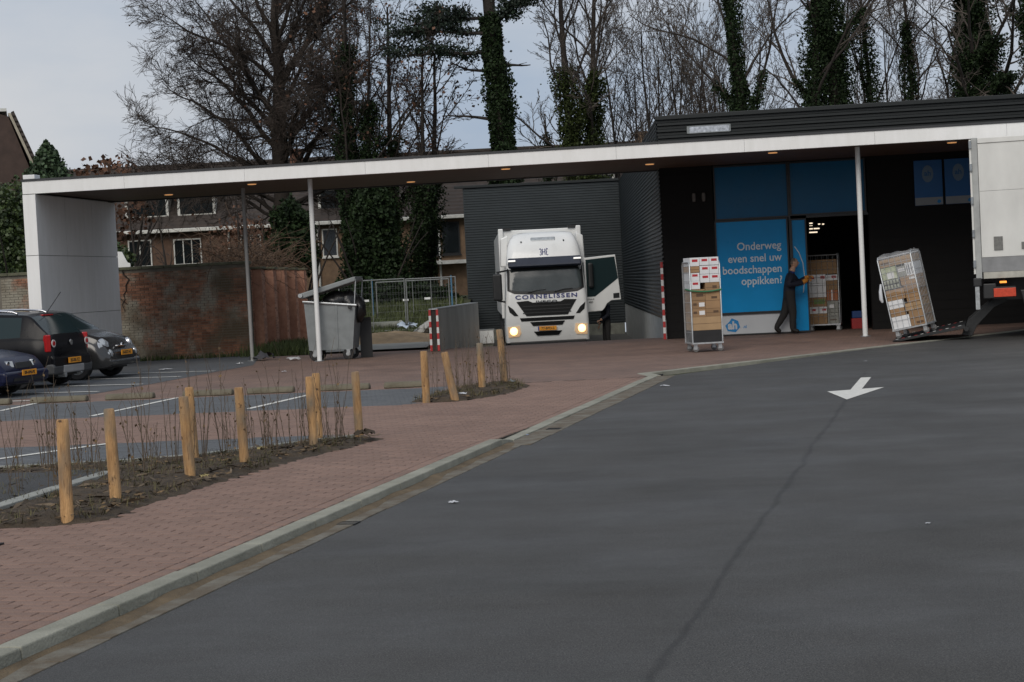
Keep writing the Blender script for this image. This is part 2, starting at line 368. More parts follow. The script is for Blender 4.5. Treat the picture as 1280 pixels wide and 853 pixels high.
for d, g, s0, s1, t0, t1, wh, p in cand:
    j = rng.uniform(-.0012, .0012); px, py = proj(p.x, p.y, .07)
    if g == 'r' and wh and nind < 298 and 0 < px < 1280 and py < 853:
        if pme is None:
            mb = MB(); hs, ht, c = (s1-s0)/2, (t1-t0)/2, .006
            vs = [(a*ht, b*hs, -.015) for a, b in ((-1,-1),(1,-1),(1,1),(-1,1))] + [(a*ht, b*hs, -.003) for a, b in ((-1,-1),(1,-1),(1,1),(-1,1))] + [(a*(ht-c), b*(hs-c), 0) for a, b in ((-1,-1),(1,-1),(1,1),(-1,1))]
            mb.add(vs, PF); pme = mb.mesh('paver'); pme.materials.append(RPAV)
        o = bpy.data.objects.new('paver', pme); COL.objects.link(o); o.parent = pavement
        o.location = (p.x, p.y, zg_(p.y) + j); o.rotation_euler = (rng.uniform(-.004,.004), rng.uniform(-.004,.004), -R(13.36)); nind += 1
        continue
    A = RA if g == 'r' else GA
    vs, _ = paver_v(s0, s1, t0, t1, j); n = len(A[0]); A[0].extend(vs); A[1].extend([tuple(i + n for i in f) for f in PF])
for A, mt in ((RA, RPAV), (GA, GPAV)):
    tag(link('pavers_beyond', fast_mesh('pavers_beyond', A[0], A[1]), mt, pavement), kind='stuff')

# kerb
kerb = tag(empty('kerb', (K0.x, K0.y, 0), 0), kind='structure')
def stone(s0, s1, t0, t1, z0, z1, slope=0.0, zend=None):
    m = MB(); vs = []
    ze = z1 if zend is None else zend
    for s, zt in ((s0, z1), (s1, ze)):
        for t, z in ((t0, z0), (t1, z0), (t1 - slope, zt), (t0, zt)):
            q = kd * s + kn * t; vs.append((q.x, q.y, z))
    return m.add(vs, [(0,1,2,3),(7,6,5,4),(0,4,5,1),(1,5,6,2),(2,6,7,3),(3,7,4,0)])
KST = M('kerb_concrete', (.20, .198, .158), .9, .25, 3.0, .5, 60, island=.10, col2=(.31, .305, .25))
s = -3.0; S_END = (KEND - 4) / kd.y; S_FL = (KFL - 4) / kd.y; S_APX = (APX - 4) / kd.y
while s < S_END - .2:
    e = min(s + 1.0, S_END); zo = rng.uniform(-.003, .003)
    stone(s + .004, e - .004, -.15, 0, -.08, .07 + zo, .012).build('kerbstone', KST, kerb, bevel=.008); s = e
stone(S_END + .004, S_FL - .004, -.15, 0, -.08, .07, .012, .02).build('kerbstone', KST, kerb, bevel=.008)
s = S_FL
while s < S_APX - .2:
    e = min(s + 1.0, S_APX); stone(s + .004, e - .004, -.15, 0, -.08, .016 + rng.uniform(-.003, .003)).build('kerbstone', KST, kerb, bevel=.006); s = e
# gutter stones beside the kerb, sanded over
s = -3.0
while s < S_APX:
    wd = .19 if s < S_END else .27; ln = .5
    stone(s + .004, s + ln - .004, .002, wd + rng.uniform(-.006, .006), -.08, .006 + rng.uniform(-.002, .002)).build('gutter_stone', GUT, kerb, bevel=.004); s += ln
m = MB(); V = []; n = 260
for i in range(n + 1):                              # drifts of sand in the gutter
    s = -3 + i * (S_END + 3.2) / n; w1 = .04 + .14 * max(0, mnoise.noise((s * 1.1, 0, 0)) + .35); h = .012 + .02 * max(0, mnoise.noise((s * 1.7, 5, 0)))
    for t, z in ((.001, .004 + h), (w1 * .5, .008 + h * .6), (w1, .005)):
        q = kd * s + kn * t; V.append((q.x, q.y, z))
m.add(V, [(3*i+a, 3*i+a+1, 3*i+a+4, 3*i+a+3) for i in range(n) for a in (0, 1)])
tag(m.build('sand_drift', SANDY, kerb, smooth=60), kind='stuff')
# edge of the apron: long concrete blocks
a0, a1, a2 = Vector((*APE[1], 0)), Vector((*APE[2], 0)), Vector((*APE[3], 0))
aedge = tag(empty('apron_edge', (0,0,0)), kind='structure')
def blocks(p, q, w_, z):
    d = q - p; Ln = d.length; d.normalize(); nn = Vector((d.y, -d.x, 0)); x = 0
    while x < Ln - .1:
        e = min(x + 1.0, Ln); m = MB(); vs = []
        for zz in (-.08, z + rng.uniform(-.002, .002)):
            for l_, k in ((x + .004, 0), (e - .004, 0), (e - .004, w_), (x + .004, w_)):
                c = p + d * l_ + nn * k; vs.append((c.x, c.y, zz))
        m.add(vs, [(0,3,2,1),(4,5,6,7),(0,1,5,4),(1,2,6,5),(2,3,7,6),(3,0,4,7)]); m.build('edge_block', KST, aedge, bevel=.005); x = e
blocks(Vector((APE[0][0] - .02, APX + .02, 0)), a0, .22, .016); blocks(a0, a1, .2, .016); blocks(a1, a2, .2, .016)
# gully grates
def grate(x, y, label, rz=-R(13.4), z=.004):
    t = thing('drain_grate', label, 'drain', (x, y, z), rz); t.scale = (.36, .36, 1)
    m = MB(); m.box(-.2,.2,-.2,-.17,-.03,.006); m.box(-.2,.2,.17,.2,-.03,.006); m.box(-.2,-.17,-.17,.17,-.03,.006); m.box(.17,.2,-.17,.17,-.03,.006)
    ir = M('cast_iron', (.03, .03, .03), .6, .3, 20, .2, 60, metal=.6)
    m.build('frame', ir, t)
    for i in range(7): MB().box(-.15 + i*.045, -.13 + i*.045, -.168, .168, -.02, .004).build('bar', ir, t)
    MB().box(-.168, .168, -.168, .168, -.03, -.022).build('sump', BLACK, t)
q = gp(690, 537); grate(q.x + .02, q.y, 'dark iron gully grate where the raised kerb drops to the flush kerb')
q = gp(440, 655); grate(q.x - .03, q.y, 'dark iron gully grate in the sandy gutter below the raised kerb')
q = gp(822, 468.5); grate(q.x, q.y - .1, 'iron gully grate at the corner of the paved apron')
q = gp(-14, 683, .07); grate(q.x, q.y, 'iron grate set in the red brick pavement beside the planting bed', z=.076)

# parking lines and stops
pk = tag(empty('parking_markings', (0,0,0)), kind='structure')
def line(p, q, w_=.1, z=.02):
    d = (q - p).normalized(); n = Vector((d.y, -d.x, 0)) * w_ / 2; m = MB()
    vs = []
    for a, s_ in ((p, 1), (q, 1), (q, -1), (p, -1)): vs.append((a.x + n.x*s_, a.y + n.y*s_, zg_(a.y) + z - .012))
    m.add(vs, [(0,1,2,3)]); m.build('bay_line', MARK, pk)
for a, b_ in [((0,513.5),(45,504)),((114,520),(222,497)),((310,511),(386,493.5))]:
    line(gp(*a, .02), gp(*b_, .02), .1, .018)
line(gp(-40, 581, .03), gp(140, 552.5, .03), .11, .018)
for a, b_ in [((28,492),(123,489.5)),((62,483.5),(176,481)),((104,474.5),(222,472)),((150,467.5),(265,465)),((-40,503),(40,500.5))]:
    p, q = gp(*a, .02), gp(*b_, .02); q.y = p.y - .42 * (q.x - p.x); line(p, q, .12, .022)
STOP = M('mossy_concrete', (.105, .092, .062), .9, .3, 6, .5, 50, col2=(.165, .148, .108))
rows = [((-14,506),(17,504)),((45,502.5),(112,500)),((128,501.5),(192,497.5)),((222,498.5),(288,494.5)),((308,493.5),(368,489.5)),((398,490),(462,486.5)),((478,487.5),(532,484.5))]
for i, (a, b_) in enumerate(rows):
    p, q = gp(*a, .02), gp(*b_, .02); cx = (p.x + q.x) / 2; cy = 27.05 - .14 * cx + .25; ln = min(1.0, (q - p).length)
    lab = 'round-topped concrete wheel stop, ' + ['seventh', 'sixth', 'fifth', 'fourth', 'third', 'second', 'first'][i] + ' in its row from the small planting bed'
    o = MB().prism([(-.09, 0), (.09, 0), (.085, .05), (.06, .085), (.02, .1), (-.02, .1), (-.06, .085), (-.085, .05)], -ln/2, ln/2, 'x').build('wheel_stop', STOP, None, bevel=.02, smooth=40)
    o.location = (cx, cy, .012); o.rotation_euler = (0, 0, -R(8)); tag(o, lab, 'wheel stop', 'concrete wheel stops along the grey parking bays')

# planting beds
def bed(name, poly, mound, seed):
    xs = [p[0] for p in poly]; ys_ = [p[1] for p in poly]; st = .06; V = []; idx = {}; F = []
    nx = int((max(xs) - min(xs)) / st) + 2; ny = int((max(ys_) - min(ys_)) / st) + 2
    def dist(x, y):
        b = 9
        for i in range(len(poly)):
            a = Vector(poly[i]); c = Vector(poly[i-1]); p = Vector((x, y)); t = max(0, min(1, (p - a).dot(c - a) / (c - a).length_squared)); b = min(b, (p - a.lerp(c, t)).length)
        return b
    def vid(i, j):
        if (i, j) in idx: return idx[i, j]
        x = min(xs) + i*st; y = min(ys_) + j*st; ins = inpoly(x, y, poly); d = dist(x, y) * (1 if ins else -1)
        h = mound * max(-.3, min(1, (d + .03) / .3)) + .05 * (mnoise.noise((x*5, y*5, seed)) * .6 + mnoise.noise((x*13, y*13, seed)) * .55 + .3) * (1 if d > 0 else .3)
        V.append((x + rng.uniform(-.015, .015), y + rng.uniform(-.015, .015), zg_(y) - .004 + h)); idx[i, j] = len(V) - 1; return idx[i, j]
    for i in range(nx):
        for j in range(ny):
            x = min(xs) + (i+.5)*st; y = min(ys_) + (j+.5)*st
            if inpoly(x, y, poly) or dist(x, y) < .05 + .05 * mnoise.noise((x*4, y*4, seed+3)): F.append((vid(i,j), vid(i+1,j), vid(i+1,j+1), vid(i,j+1)))
    return tag(link(name, fast_mesh(name, V, F), SOIL), kind='structure')
bed('planting_bed', BED1, .035, 1); bed('planting_bed', BED2, .04, 9)
# debris on the soil: dead leaves, twigs, clods
def debris(name, poly, n, mat, smin, smax, seed, flat=True):
    r = random.Random(seed); V = []; F = []; xs = [p[0] for p in poly]; ys_ = [p[1] for p in poly]; c = 0
    while c < n:
        x = r.uniform(min(xs), max(xs)); y = r.uniform(min(ys_), max(ys_))
        if not inpoly(x, y, poly): continue
        c += 1; a = r.uniform(0, 6.28); s_ = r.uniform(smin, smax); k = len(V); z = zg_(y) + .07; dz = r.uniform(-.5, .5) * s_
        u = Vector((math.cos(a), math.sin(a), r.uniform(-.3, .3))) * s_; v_ = Vector((-math.sin(a), math.cos(a), r.uniform(-.4, .4))) * s_ * (.55 if flat else .09)
        p = Vector((x, y, z - .02))
        V += [p - u, p - v_, p + u, p + v_ + Vector((0, 0, dz * .3))]; F.append((k, k+1, k+2, k+3))
    return tag(link(name, fast_mesh(name, V, F), mat), kind='stuff')
LEAF = M('dead_leaf', (.07, .043, .02), .9, 0, 8, island=.5, col2=(.17, .11, .05))
debris('leaf_litter', BED1, 2200, LEAF, .012, .04, 3); debris('leaf_litter', BED2, 260, LEAF, .015, .045, 4)
debris('twig_litter', BED1, 500, M('grey_twig', (.12, .09, .06), .9, .3, 8, island=.4), .05, .14, 6, False)
# concrete edging round the beds
def edging(pts, parent, w_=.06, h=.03):
    for a, c in zip(pts, pts[1:]):
        a = Vector((*a, 0)); c = Vector((*c, 0)); L_ = (c - a).length; d = (c - a) / L_; n = Vector((d.y, -d.x, 0)) * w_/2; k = max(1, round(L_ / 1.0))
        for i in range(k):
            p, q = a + d * (L_*i/k + .003), a + d * (L_*(i+1)/k - .003); m = MB(); vs = []
            for dz in (-.1, h):
                for r_, s_ in ((p, 1), (q, 1), (q, -1), (p, -1)): vs.append((r_.x + n.x*s_, r_.y + n.y*s_, zg_(r_.y) + dz))
            m.add(vs, [(0,3,2,1),(4,5,6,7),(0,1,5,4),(1,2,6,5),(2,3,7,6),(3,0,4,7)]); m.build('edging_block', CONC, parent, bevel=.006)
eb = tag(empty('bed_edging', (0,0,0)), kind='structure')
edging([(-6.2, 16.55), (-4.0, 16.55), (-3.2, 16.8), (-2.55, 17.55), (-1.66, 18.5)], eb, .06, .05)
ga = [gp(-40, 650, .1), gp(60, 618, .1), gp(138, 594, .1)]; gb = [gp(-40, 598, .1), gp(60, 594, .1), gp(120, 590.5, .1)]
edging([(p.x, p.y) for p in ga], eb, .14, .07); edging([(p.x, p.y) for p in gb], eb, .05, .06)
GRAV = M('dark_gravel', (.028, .029, .031), .9, .5, 60, 1.0, 70, col2=(.085, .085, .085))
sheet('gravel_patch', [(p.x, p.y, zg_(p.y) + .062) for p in ga] + [(p.x, p.y, zg_(p.y) + .062) for p in reversed(gb)], GRAV)
# ------------------------------------------------------------------ wooden posts and bare shrubs in the beds
def post(px, py, z, h, rad, label, group=None, tilt=(0, 0), dx=0, dy=0):
    p = gp(px, py, z); m = MB(); n = 16; prof = []; sd = rng.uniform(0, 99)
    for k in range(9):
        t = k / 8; prof.append((rad * (1.04 - .1*t) * (1 + .05*mnoise.noise((t*3, sd, 0))), -.25 + (h + .25)*t))
    prof[-1] = (prof[-1][0]*.97, h - .012); prof.append((prof[-1][0]*.86, h))
    m.lathe(prof, n)
    o = m.build('wooden_post', WOOD, None, smooth=50); o.location = (p.x + dx, p.y + dy, z - .02); o.rotation_euler = (tilt[0], tilt[1], 0); tag(o, label, 'post', group)
    return o
LB = 'peeled round wooden post standing among bare stems in the bed with concrete edging'; GB = 'wooden posts in the long planting bed'
for i, (b_, t_, r_, tl) in enumerate([((84,649),520,.047,(0,.01)),((145,625),507,.047,(0,-.02)),((238,597),492,.047,(0,-.03)),((243,573),481,.046,(0,-.02)),((306,580),481,.045,(0,-.025)),((392,555),468,.044,(0,-.012)),((398,542),464,.046,(0,.01)),((449,541),462,.046,(0,-.015))]):
    g = gp(*b_, .1); post(*b_, .1, (b_[1]-t_)/FPX*g.y, r_, 'peeled wooden post, ' + ['eighth','seventh','sixth','fifth','fourth','third','second','first'][i] + ' from the pointed end of the long planting bed', GB, tl)
LB2 = 'peeled round wooden post upright in the small bed before the loading dock'; GB2 = 'upright wooden posts in the small planting bed'
for b_, t_, lab, gr, tl in [((533,502),437,LB2,GB2,(0,.0)),((569,500),437,'pale wooden post leaning sideways in the small bed before the loading dock',None,(0,-.17)),((603,487),427,LB2,GB2,(0,-.01)),((631,479),410,'tallest wooden post of the small bed, slightly leaning',None,(0,-.05))]:
    g = gp(*b_, .03); o = post(*b_, .03, (b_[1]-t_)/FPX*g.y, .055, lab, gr, tl)
# bare saplings: a few thin stems with buds and dead leaves
STEM = M('bare_stem', (.115, .085, .058), .85, .3, 10, island=.2)
def shrub_mesh(seed, h, ns, leaves):
    r = random.Random(seed); V = []; F = []; LV = []; LF = []
    def seg(pts, r0_, r1_):
        k0 = len(V); n = 4
        for i, p in enumerate(pts):
            rad = r0_ + (r1_ - r0_) * i / (len(pts) - 1)
            for j in range(n): V.append((p.x + rad*math.cos(j*1.571), p.y + rad*math.sin(j*1.571), p.z))
        for i in range(len(pts)-1):
            for j in range(n): F.append((k0+i*n+j, k0+i*n+(j+1) % n, k0+(i+1)*n+(j+1) % n, k0+(i+1)*n+j))
    def leaf(p, s_):
        a = r.uniform(0, 6.28); u = Vector((math.cos(a)*.5, math.sin(a)*.5, -1)) * s_; v_ = Vector((-math.sin(a), math.cos(a), .2)) * s_ * .5; k = len(LV)
        LV.extend([p, p + u*.5 + v_, p + u, p + u*.5 - v_]); LF.append((k, k+1, k+2, k+3))
    for s_ in range(ns):
        a = r.uniform(0, 6.28); lean = r.uniform(.02, .22); p = Vector((r.uniform(-.04,.04), r.uniform(-.04,.04), -.03)); hh = h * r.uniform(.6, 1.05); pts = [p.copy()]; n = 8
        for i in range(n):
            a += r.uniform(-.5, .5); p = p + Vector((math.cos(a)*lean + r.uniform(-.05,.05), math.sin(a)*lean + r.uniform(-.05,.05), 1)) * (hh / n); pts.append(p.copy())
        seg(pts, .0042, .0018)
        for i in range(2, n+1):
            if r.random() < .55:
                b = pts[i]; a2 = r.uniform(0, 6.28); ln = hh * r.uniform(.06, .2); q = [b, b + Vector((math.cos(a2)*.35, math.sin(a2)*.35, .6))*ln*.5, b + Vector((math.cos(a2)*.5, math.sin(a2)*.5, 1.1))*ln]
                seg(q, .0024, .0014)
                if r.random() < leaves: leaf(q[-1], r.uniform(.015, .035))
            if r.random() < leaves*.6: leaf(pts[i], r.uniform(.012, .032))
    me = fast_mesh('stems', V, F); me.materials.append(STEM)
    ml = None
    if LF: ml = fast_mesh('leaves', LV, LF); ml.materials.append(LEAF)
    return me, ml
SV = [shrub_mesh(i, h, ns, lv) for i, (h, ns, lv) in enumerate([(.85,3,.25),(.7,2,.35),(1.0,2,.15),(.6,3,.45),(.95,2,.2),(.5,3,.15)])]
def shrub(x, y, label, group, sc_=1):
    k = rng.randrange(len(SV)); t = thing('bare_shrub', label, 'shrub', (x, y, zg_(y) + .03), rng.uniform(0, 6.28), group); t.scale = (sc_, sc_, sc_)
    o = link('stems', SV[k][0], None, t)
    if SV[k][1]: link('dry_leaves', SV[k][1], None, t)
LS1, GS1 = 'leafless sapling of thin brown stems in the bed with concrete edging', 'bare saplings in the long planting bed'
LS2, GS2 = 'leafless thin-stemmed sapling in the small bed before the loading dock', 'bare saplings in the small planting bed'
for i in range(50):
    t = (i + rng.uniform(0, 1)) / 50
    if i % 2: x, y = -1.75 - 1.5*t*1.0, 18.2 - 1.75*t          # row along the back edge
    else: x, y = -1.85 - 2.4*t, 17.9 - 4.2*t
    x += rng.uniform(-.12, .12); y += rng.uniform(-.3, .25)
    if i % 8 == 7: x, y = rng.uniform(-4.6, -3.3), rng.uniform(15.3, 16.3)
    if not inpoly(x, y, BED1): continue
    shrub(x, y, LS1, GS1, rng.uniform(.85, 1.15))
for i in range(9): shrub(-5.0 + i*.24 + rng.uniform(-.08,.08), 16.2 + rng.uniform(-.1, .15), LS1, GS1, rng.uniform(.8, 1.1))
for i in range(26):
    t = rng.random(); x = -1.2 + 1.25*t + rng.uniform(-.15, .15); y = 24.4 + 2.7*t + rng.uniform(-.3, .2)
    if inpoly(x, y, BED2): shrub(x, y, LS2, GS2, rng.uniform(.75, 1.1))

# a few weeds and dry blades in the soil
def bed_grass(name, poly, n, seed, col):
    r = random.Random(seed); V = []; F = []; xs = [p[0] for p in poly]; ys_ = [p[1] for p in poly]
    while len(F) < n:
        x, y = r.uniform(min(xs), max(xs)), r.uniform(min(ys_), max(ys_))
        if not inpoly(x, y, poly) or mnoise.noise((x*1.7, y*1.7, seed)) < -.05: continue
        a = r.uniform(0, 6.28); h = r.uniform(.02, .09); l_ = h*r.uniform(.3, 1.3); p = Vector((x, y, zg_(y) + .02)); d = Vector((math.cos(a), math.sin(a), 0)); s_ = Vector((-d.y, d.x, 0))*.004; k = len(V)
        V += [p - s_, p + s_, p + d*l_ + Vector((0,0,h)) + s_*.3, p + d*l_ + Vector((0,0,h)) - s_*.3]; F.append((k, k+1, k+2, k+3))
    tag(link(name, fast_mesh(name, V, F), col), kind='stuff')
WEED = M('bed_weed', (.05, .05, .018), .85, 0, 3, island=.5, col2=(.12, .10, .045))
bed_grass('weeds', BED1, 5200, 2, WEED); bed_grass('weeds', BED2, 1600, 3, WEED)

# ------------------------------------------------------------------ the canopy
PH = R(6.9); ca, sa = math.cos(PH), math.sin(PH)
canopy = thing('canopy', 'long white-edged flat canopy on slim columns over the loading area', 'canopy', (-10.94, 39.2, 0), -PH)
LC, DC, ZB, ZT = 27.0, 5.2, 4.15, 4.435
jo = [0, 2.4, 5.19, 7.94, 10.7, 13.51, 16.28, 19.05, 21.8, 24.6, 27.0]
for a, b_ in zip(jo, jo[1:]): MB().box(a + .0015, b_ - .0015, 0, .12, ZB, ZT).build('fascia_panel', WHITE, canopy, bevel=.004)
MB().box(0, .12, .124, DC, ZB, ZT - .003).build('side_fascia_panel', WHITE, canopy, bevel=.01)
MB().box(-.02, LC, -.02, .16, ZT + .002, ZT + .05).build('roof_trim', M('dark_trim', (.03, .032, .035), .5, .2, 5), canopy)
MB().box(.0, .16, .165, DC, ZT + .002, ZT + .045).build('side_roof_trim', MATS['dark_trim'], canopy)
MB().box(.02, .3, .02, .35, ZT + .052, ZT + .15).build('corner_cap', WHITEP, canopy, bevel=.01)
SOF = M('brown_soffit_board', (.105, .070, .050), .62, .25, 2, .1, 12, stretch=(.4, 6, 1), island=.12)
y = .13; me_s = None
DCr = 4.66
while y < DC - .05:
    e = min(y + .2, DC); xe = LC if y < DCr - .1 else 14.65
    MB().box(.125, xe, y + .003, e - .003, ZB + .03, ZB + .05).build('soffit_board', SOF, canopy); y = e
MB().box(.125, 14.65, .13, DC - .01, ZB + .06, ZT).build('roof_deck', MATS['dark_trim'], canopy)
MB().box(14.65, LC, .13, DCr - .05, ZB + .06, ZT).build('roof_deck', MATS['dark_trim'], canopy)
MB().box(.125, 14.6, DC, DC + .06, ZB, ZT).build('rear_edge', MATS['dark_trim'], canopy)
# end wall clad in panels
wallp = empty('end_wall', (0, 0, 0)); wallp.parent = canopy
core = MB().box(.03, .27, .03, DC - .03, -.05, ZB - .01).build('core', CONCD, wallp)
zs = [0.0, 1.38, 2.75, 4.14]; yj = [0, 1.75, 3.5, DC]
for z0, z1 in zip(zs, zs[1:]):
    for y0, y1 in zip(yj, yj[1:]):
        MB().box(.275, .30, y0 + .006, y1 - .006, z0 + .006, z1 - .006).build('cladding_panel', WHITE, wallp, bevel=.003)
        MB().box(0, .025, y0 + .006, y1 - .006, z0 + .006, z1 - .006).build('cladding_panel', WHITE, wallp, bevel=.003)
    MB().box(.0, .30, -.012, .0, z0 + .006, z1 - .006).build('cladding_panel', WHITE, wallp, bevel=.003)
for a, b_, mt in [(6.45, .95, WHITEP), (18.75, .95, WHITEP), (4.35, 2.84, M('grey_coated_steel', (.30, .30, .29), .5, .1, 3))]:
    rc = .055 if b_ < 2 else .045; m = MB().lathe([(rc, -.05), (rc, ZB + .04)], 20); m.build('column', mt, canopy, smooth=40).location = (a, b_, 0)
    MB().lathe([(.12, 0), (.12, .012)], 20, c=(a, b_, .012)).build('base_plate', STEEL, canopy, smooth=40)
LMP = M('lamp_glow', (1, .7, .4), .5, 0, emis=(1, .45, .15), estr=.42); LMR = M('lamp_ring', (.3, .3, .3), .4, .1)
for a, b_ in [(2.33,3.37),(5.01,1.25),(8.27,3.87),(10.94,1.11),(14.14,2.41),(16.91,.9),(20.79,1.0),(23.6,2.2)]:
    d = empty('downlight', (a, b_, ZB + .03)); d.parent = canopy
    MB().lathe([(.12,-.02),(.12,.0),(.102,.0),(.102,-.02)], 20, closed=True).build('ring', LMR, d, smooth=30)
    MB().lathe([(.10,-.034),(.10,-.012)], 20).build('lamp', LMP, d, smooth=30)

# ------------------------------------------------------------------ the store
O3 = (3.80, 42.1, -.04); SS = 1.0244
store = thing('store_building', 'dark ribbed flat-roofed supermarket with blue shopfront and loading dock', 'building', O3, -PH); store.scale = (SS, SS, SS)
RIB = M('dark_ribbed_metal', (.009, .012, .013), .5, .15, 1.5, metal=.25)
RIBG = M('grey_ribbed_metal', (.030, .038, .042), .5, .15, 1.2, metal=.25)
BLK = M('black_facade_board', (.0075, .007, .007), .75, .25, 3, .1, 10, spec=.25)
def ribs(a, b_, z0, z1, pitch, depth, thick=.12):      # horizontally ribbed sheet from plan point a to b, facing right of a->b
    a = Vector(a); b_ = Vector(b_); d = (b_ - a).normalized(); n = Vector((d.y, -d.x)); pr = []; z = z0
    while z < z1 - 1e-4:
        for f, o in ((0, 0), (.35, 0), (.5, depth), (.85, depth)):
            zz = z + f * pitch
            if zz <= z1: pr.append((o, zz))
        z += pitch
    pr.append((0, z1)); k = len(pr); vs = []
    for p in (a, b_):
        for o, zz in pr: q = p + n * o; vs.append((q.x, q.y, zz))
    m = MB().add(vs, [(i, i+1, k+i+1, k+i) for i in range(k-1)])
    back = [(a - n*thick), (b_ - n*thick)]
    m.add([(a.x, a.y, z0), (b_.x, b_.y, z0), (back[1].x, back[1].y, z0), (back[0].x, back[0].y, z0), (a.x, a.y, z1), (b_.x, b_.y, z1), (back[1].x, back[1].y, z1), (back[0].x, back[0].y, z1)], [(0,1,2,3),(4,5,6,7),(1,2,6,5),(2,3,7,6),(3,0,4,7)])
    return m
XR = 13.0; ZP = 5.36
# upper volume over the canopy
ribs((0, 0), (XR, 0), 4.15, ZP - .1, .15, .055).build('upper_cladding', RIB, store)
MB().box(-.05, XR, -.07, .2, ZP - .1, ZP).build('parapet_cap', RIB, store, bevel=.01)
# facade, opening in the middle
def wl(x0, x1, z0, z1, nm='facade_wall', mt=BLK, y0=0.0, y1=.25): return MB().box(x0, x1, y0, y1, z0, z1).build(nm, mt, store)
wl(0, 1.24, -.05, 4.148); wl(1.24, 4.84, 4.1, 4.148); wl(4.84, XR, -.05, 4.148)
for z in [i*.22 for i in range(1, 19)]:                   # shadow gaps read as courses of boards
    MB().box(.012, 1.235, -.012, -.001, z + .01, z + .205).build('facade_board', BLK, store)
    MB().box(4.86, 9.5, -.012, -.001, z + .01, z + .205).build('facade_board', BLK, store)
BLUE = M('blue_window_film', (.004, .265, .60), .3, .05, 2, spec=.2); BLUED = M('blue_tinted_glass', (.004, .105, .235), .3, .06, 2, spec=.2)
GREYF = M('pale_window_film', (.50, .52, .54), .35, .05, 2); LET = M('pale_lettering', (.60, .66, .69), .5, .03)
FRM = M('black_window_frame', (.012, .012, .013), .4, .1)
def win(x0, x1, z0, z1, mt, nm='window'):
    w_ = empty(nm, (0, 0, 0)); w_.parent = store
    MB().box(x0, x1, .06, .08, z0, z1).build('pane', mt, w_); t = .035
    m = MB(); m.box(x0-t, x0-.001, .02, .12, z0-t, z1+t); m.box(x1+.001, x1+t, .02, .12, z0-t, z1+t); m.box(x0, x1, .02, .12, z0-t, z0-.001); m.box(x0, x1, .02, .12, z1+.001, z1+t)
    m.build('frame', FRM, w_); return w_
win(1.30, 2.98, 2.84, 4.06, BLUED); win(3.07, 4.78, 2.86, 4.06, BLUED)
wm = win(1.28, 2.93, .58, 2.76, BLUE); wb = win(1.28, 2.93, .09, .57, GREYF)
for i, (tx, z) in enumerate([('Onderweg', 2.075), ('even snel uw', 1.79), ('boodschappen', 1.52), ('oppikken?', 1.25)]):
    text('lettering', tx, .262, LET, wm, (2.79, .056, z), align='RIGHT', bold=.0035, ext=.001, sx=.92)
LOGO = M('logo_blue', (.004, .20, .48), .4, .03)
MB().prism([(1.39,.30),(1.50,.40),(1.55,.47),(1.70,.40),(1.74,.25),(1.63,.135),(1.44,.17)], .050, .058).build('emblem', LOGO, wb)
text('lettering', 'ah', .25, GREYF, wb, (1.565, .049, .215), bold=.012, ext=.001, sx=.95)
text('lettering', '.nl', .10, LOGO, wb, (1.85, .058, .225), bold=.002, ext=.001)
win(3.06, 3.36, .1, 2.72, BLUE, 'door_leaf')
m = MB().tube([(3.10, .055, 2.1), (3.2, .055, 1.95), (3.28, .055, 1.7), (3.31, .055, 1.35), (3.26, .055, 1.0)], .012, 6); m.build('printed_curve', LET, store)
# dark hall behind the opening
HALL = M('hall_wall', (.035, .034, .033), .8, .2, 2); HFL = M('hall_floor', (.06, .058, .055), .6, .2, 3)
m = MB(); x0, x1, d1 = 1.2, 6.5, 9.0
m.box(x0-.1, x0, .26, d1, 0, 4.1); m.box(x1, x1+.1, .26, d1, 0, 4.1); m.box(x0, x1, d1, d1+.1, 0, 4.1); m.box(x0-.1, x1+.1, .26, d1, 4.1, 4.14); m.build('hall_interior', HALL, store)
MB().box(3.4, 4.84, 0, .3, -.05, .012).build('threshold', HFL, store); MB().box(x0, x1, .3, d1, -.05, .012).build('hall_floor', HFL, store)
MB().box(2.99, 3.03, .0, .2, .0, 4.1).build('mullion', FRM, store); MB().box(3.4, 4.84, .02, .14, 2.76, 2.82).build('door_head', FRM, store)
TUBE = M('fluorescent_tube', (1, .9, .75), .5, 0, emis=(1, .83, .62), estr=1.1)
for px, py, Y, w_ in [(1012,280,47.2,.08),(1012,283.5,48,.10),(1012,287,46.8,.26),(1012,291.5,45.5,.20),(1023,281,48.5,.05),(1028,281,49,.05)]:
    d_ = ray(px, py) * (Y / ray(px, py).y); dx, dy = d_.x - O3[0], d_.y - O3[1]; a, b_, z = (dx*ca - dy*sa)/SS, (dx*sa + dy*ca)/SS, (d_.z + CH - O3[2])/SS
    lt = empty('ceiling_light', (0, 0, 0)); lt.parent = store
    MB().box(a, a+w_, b_, b_+.14, z, z+.028).build('tube', TUBE, lt); MB().box(a-.03, a+w_+.03, b_-.02, b_+.16, z+.03, z+.09).build('housing', FRM, lt)
    MB().box(a+w_/2-.01, a+w_/2+.01, b_+.06, b_+.08, z+.09, 4.1).build('hanger', FRM, lt)
# shelf racks inside, half seen
MB().box(3.3, 3.6, 3.0, 7.0, 0.012, 2.2).build('rack', HALL, store)
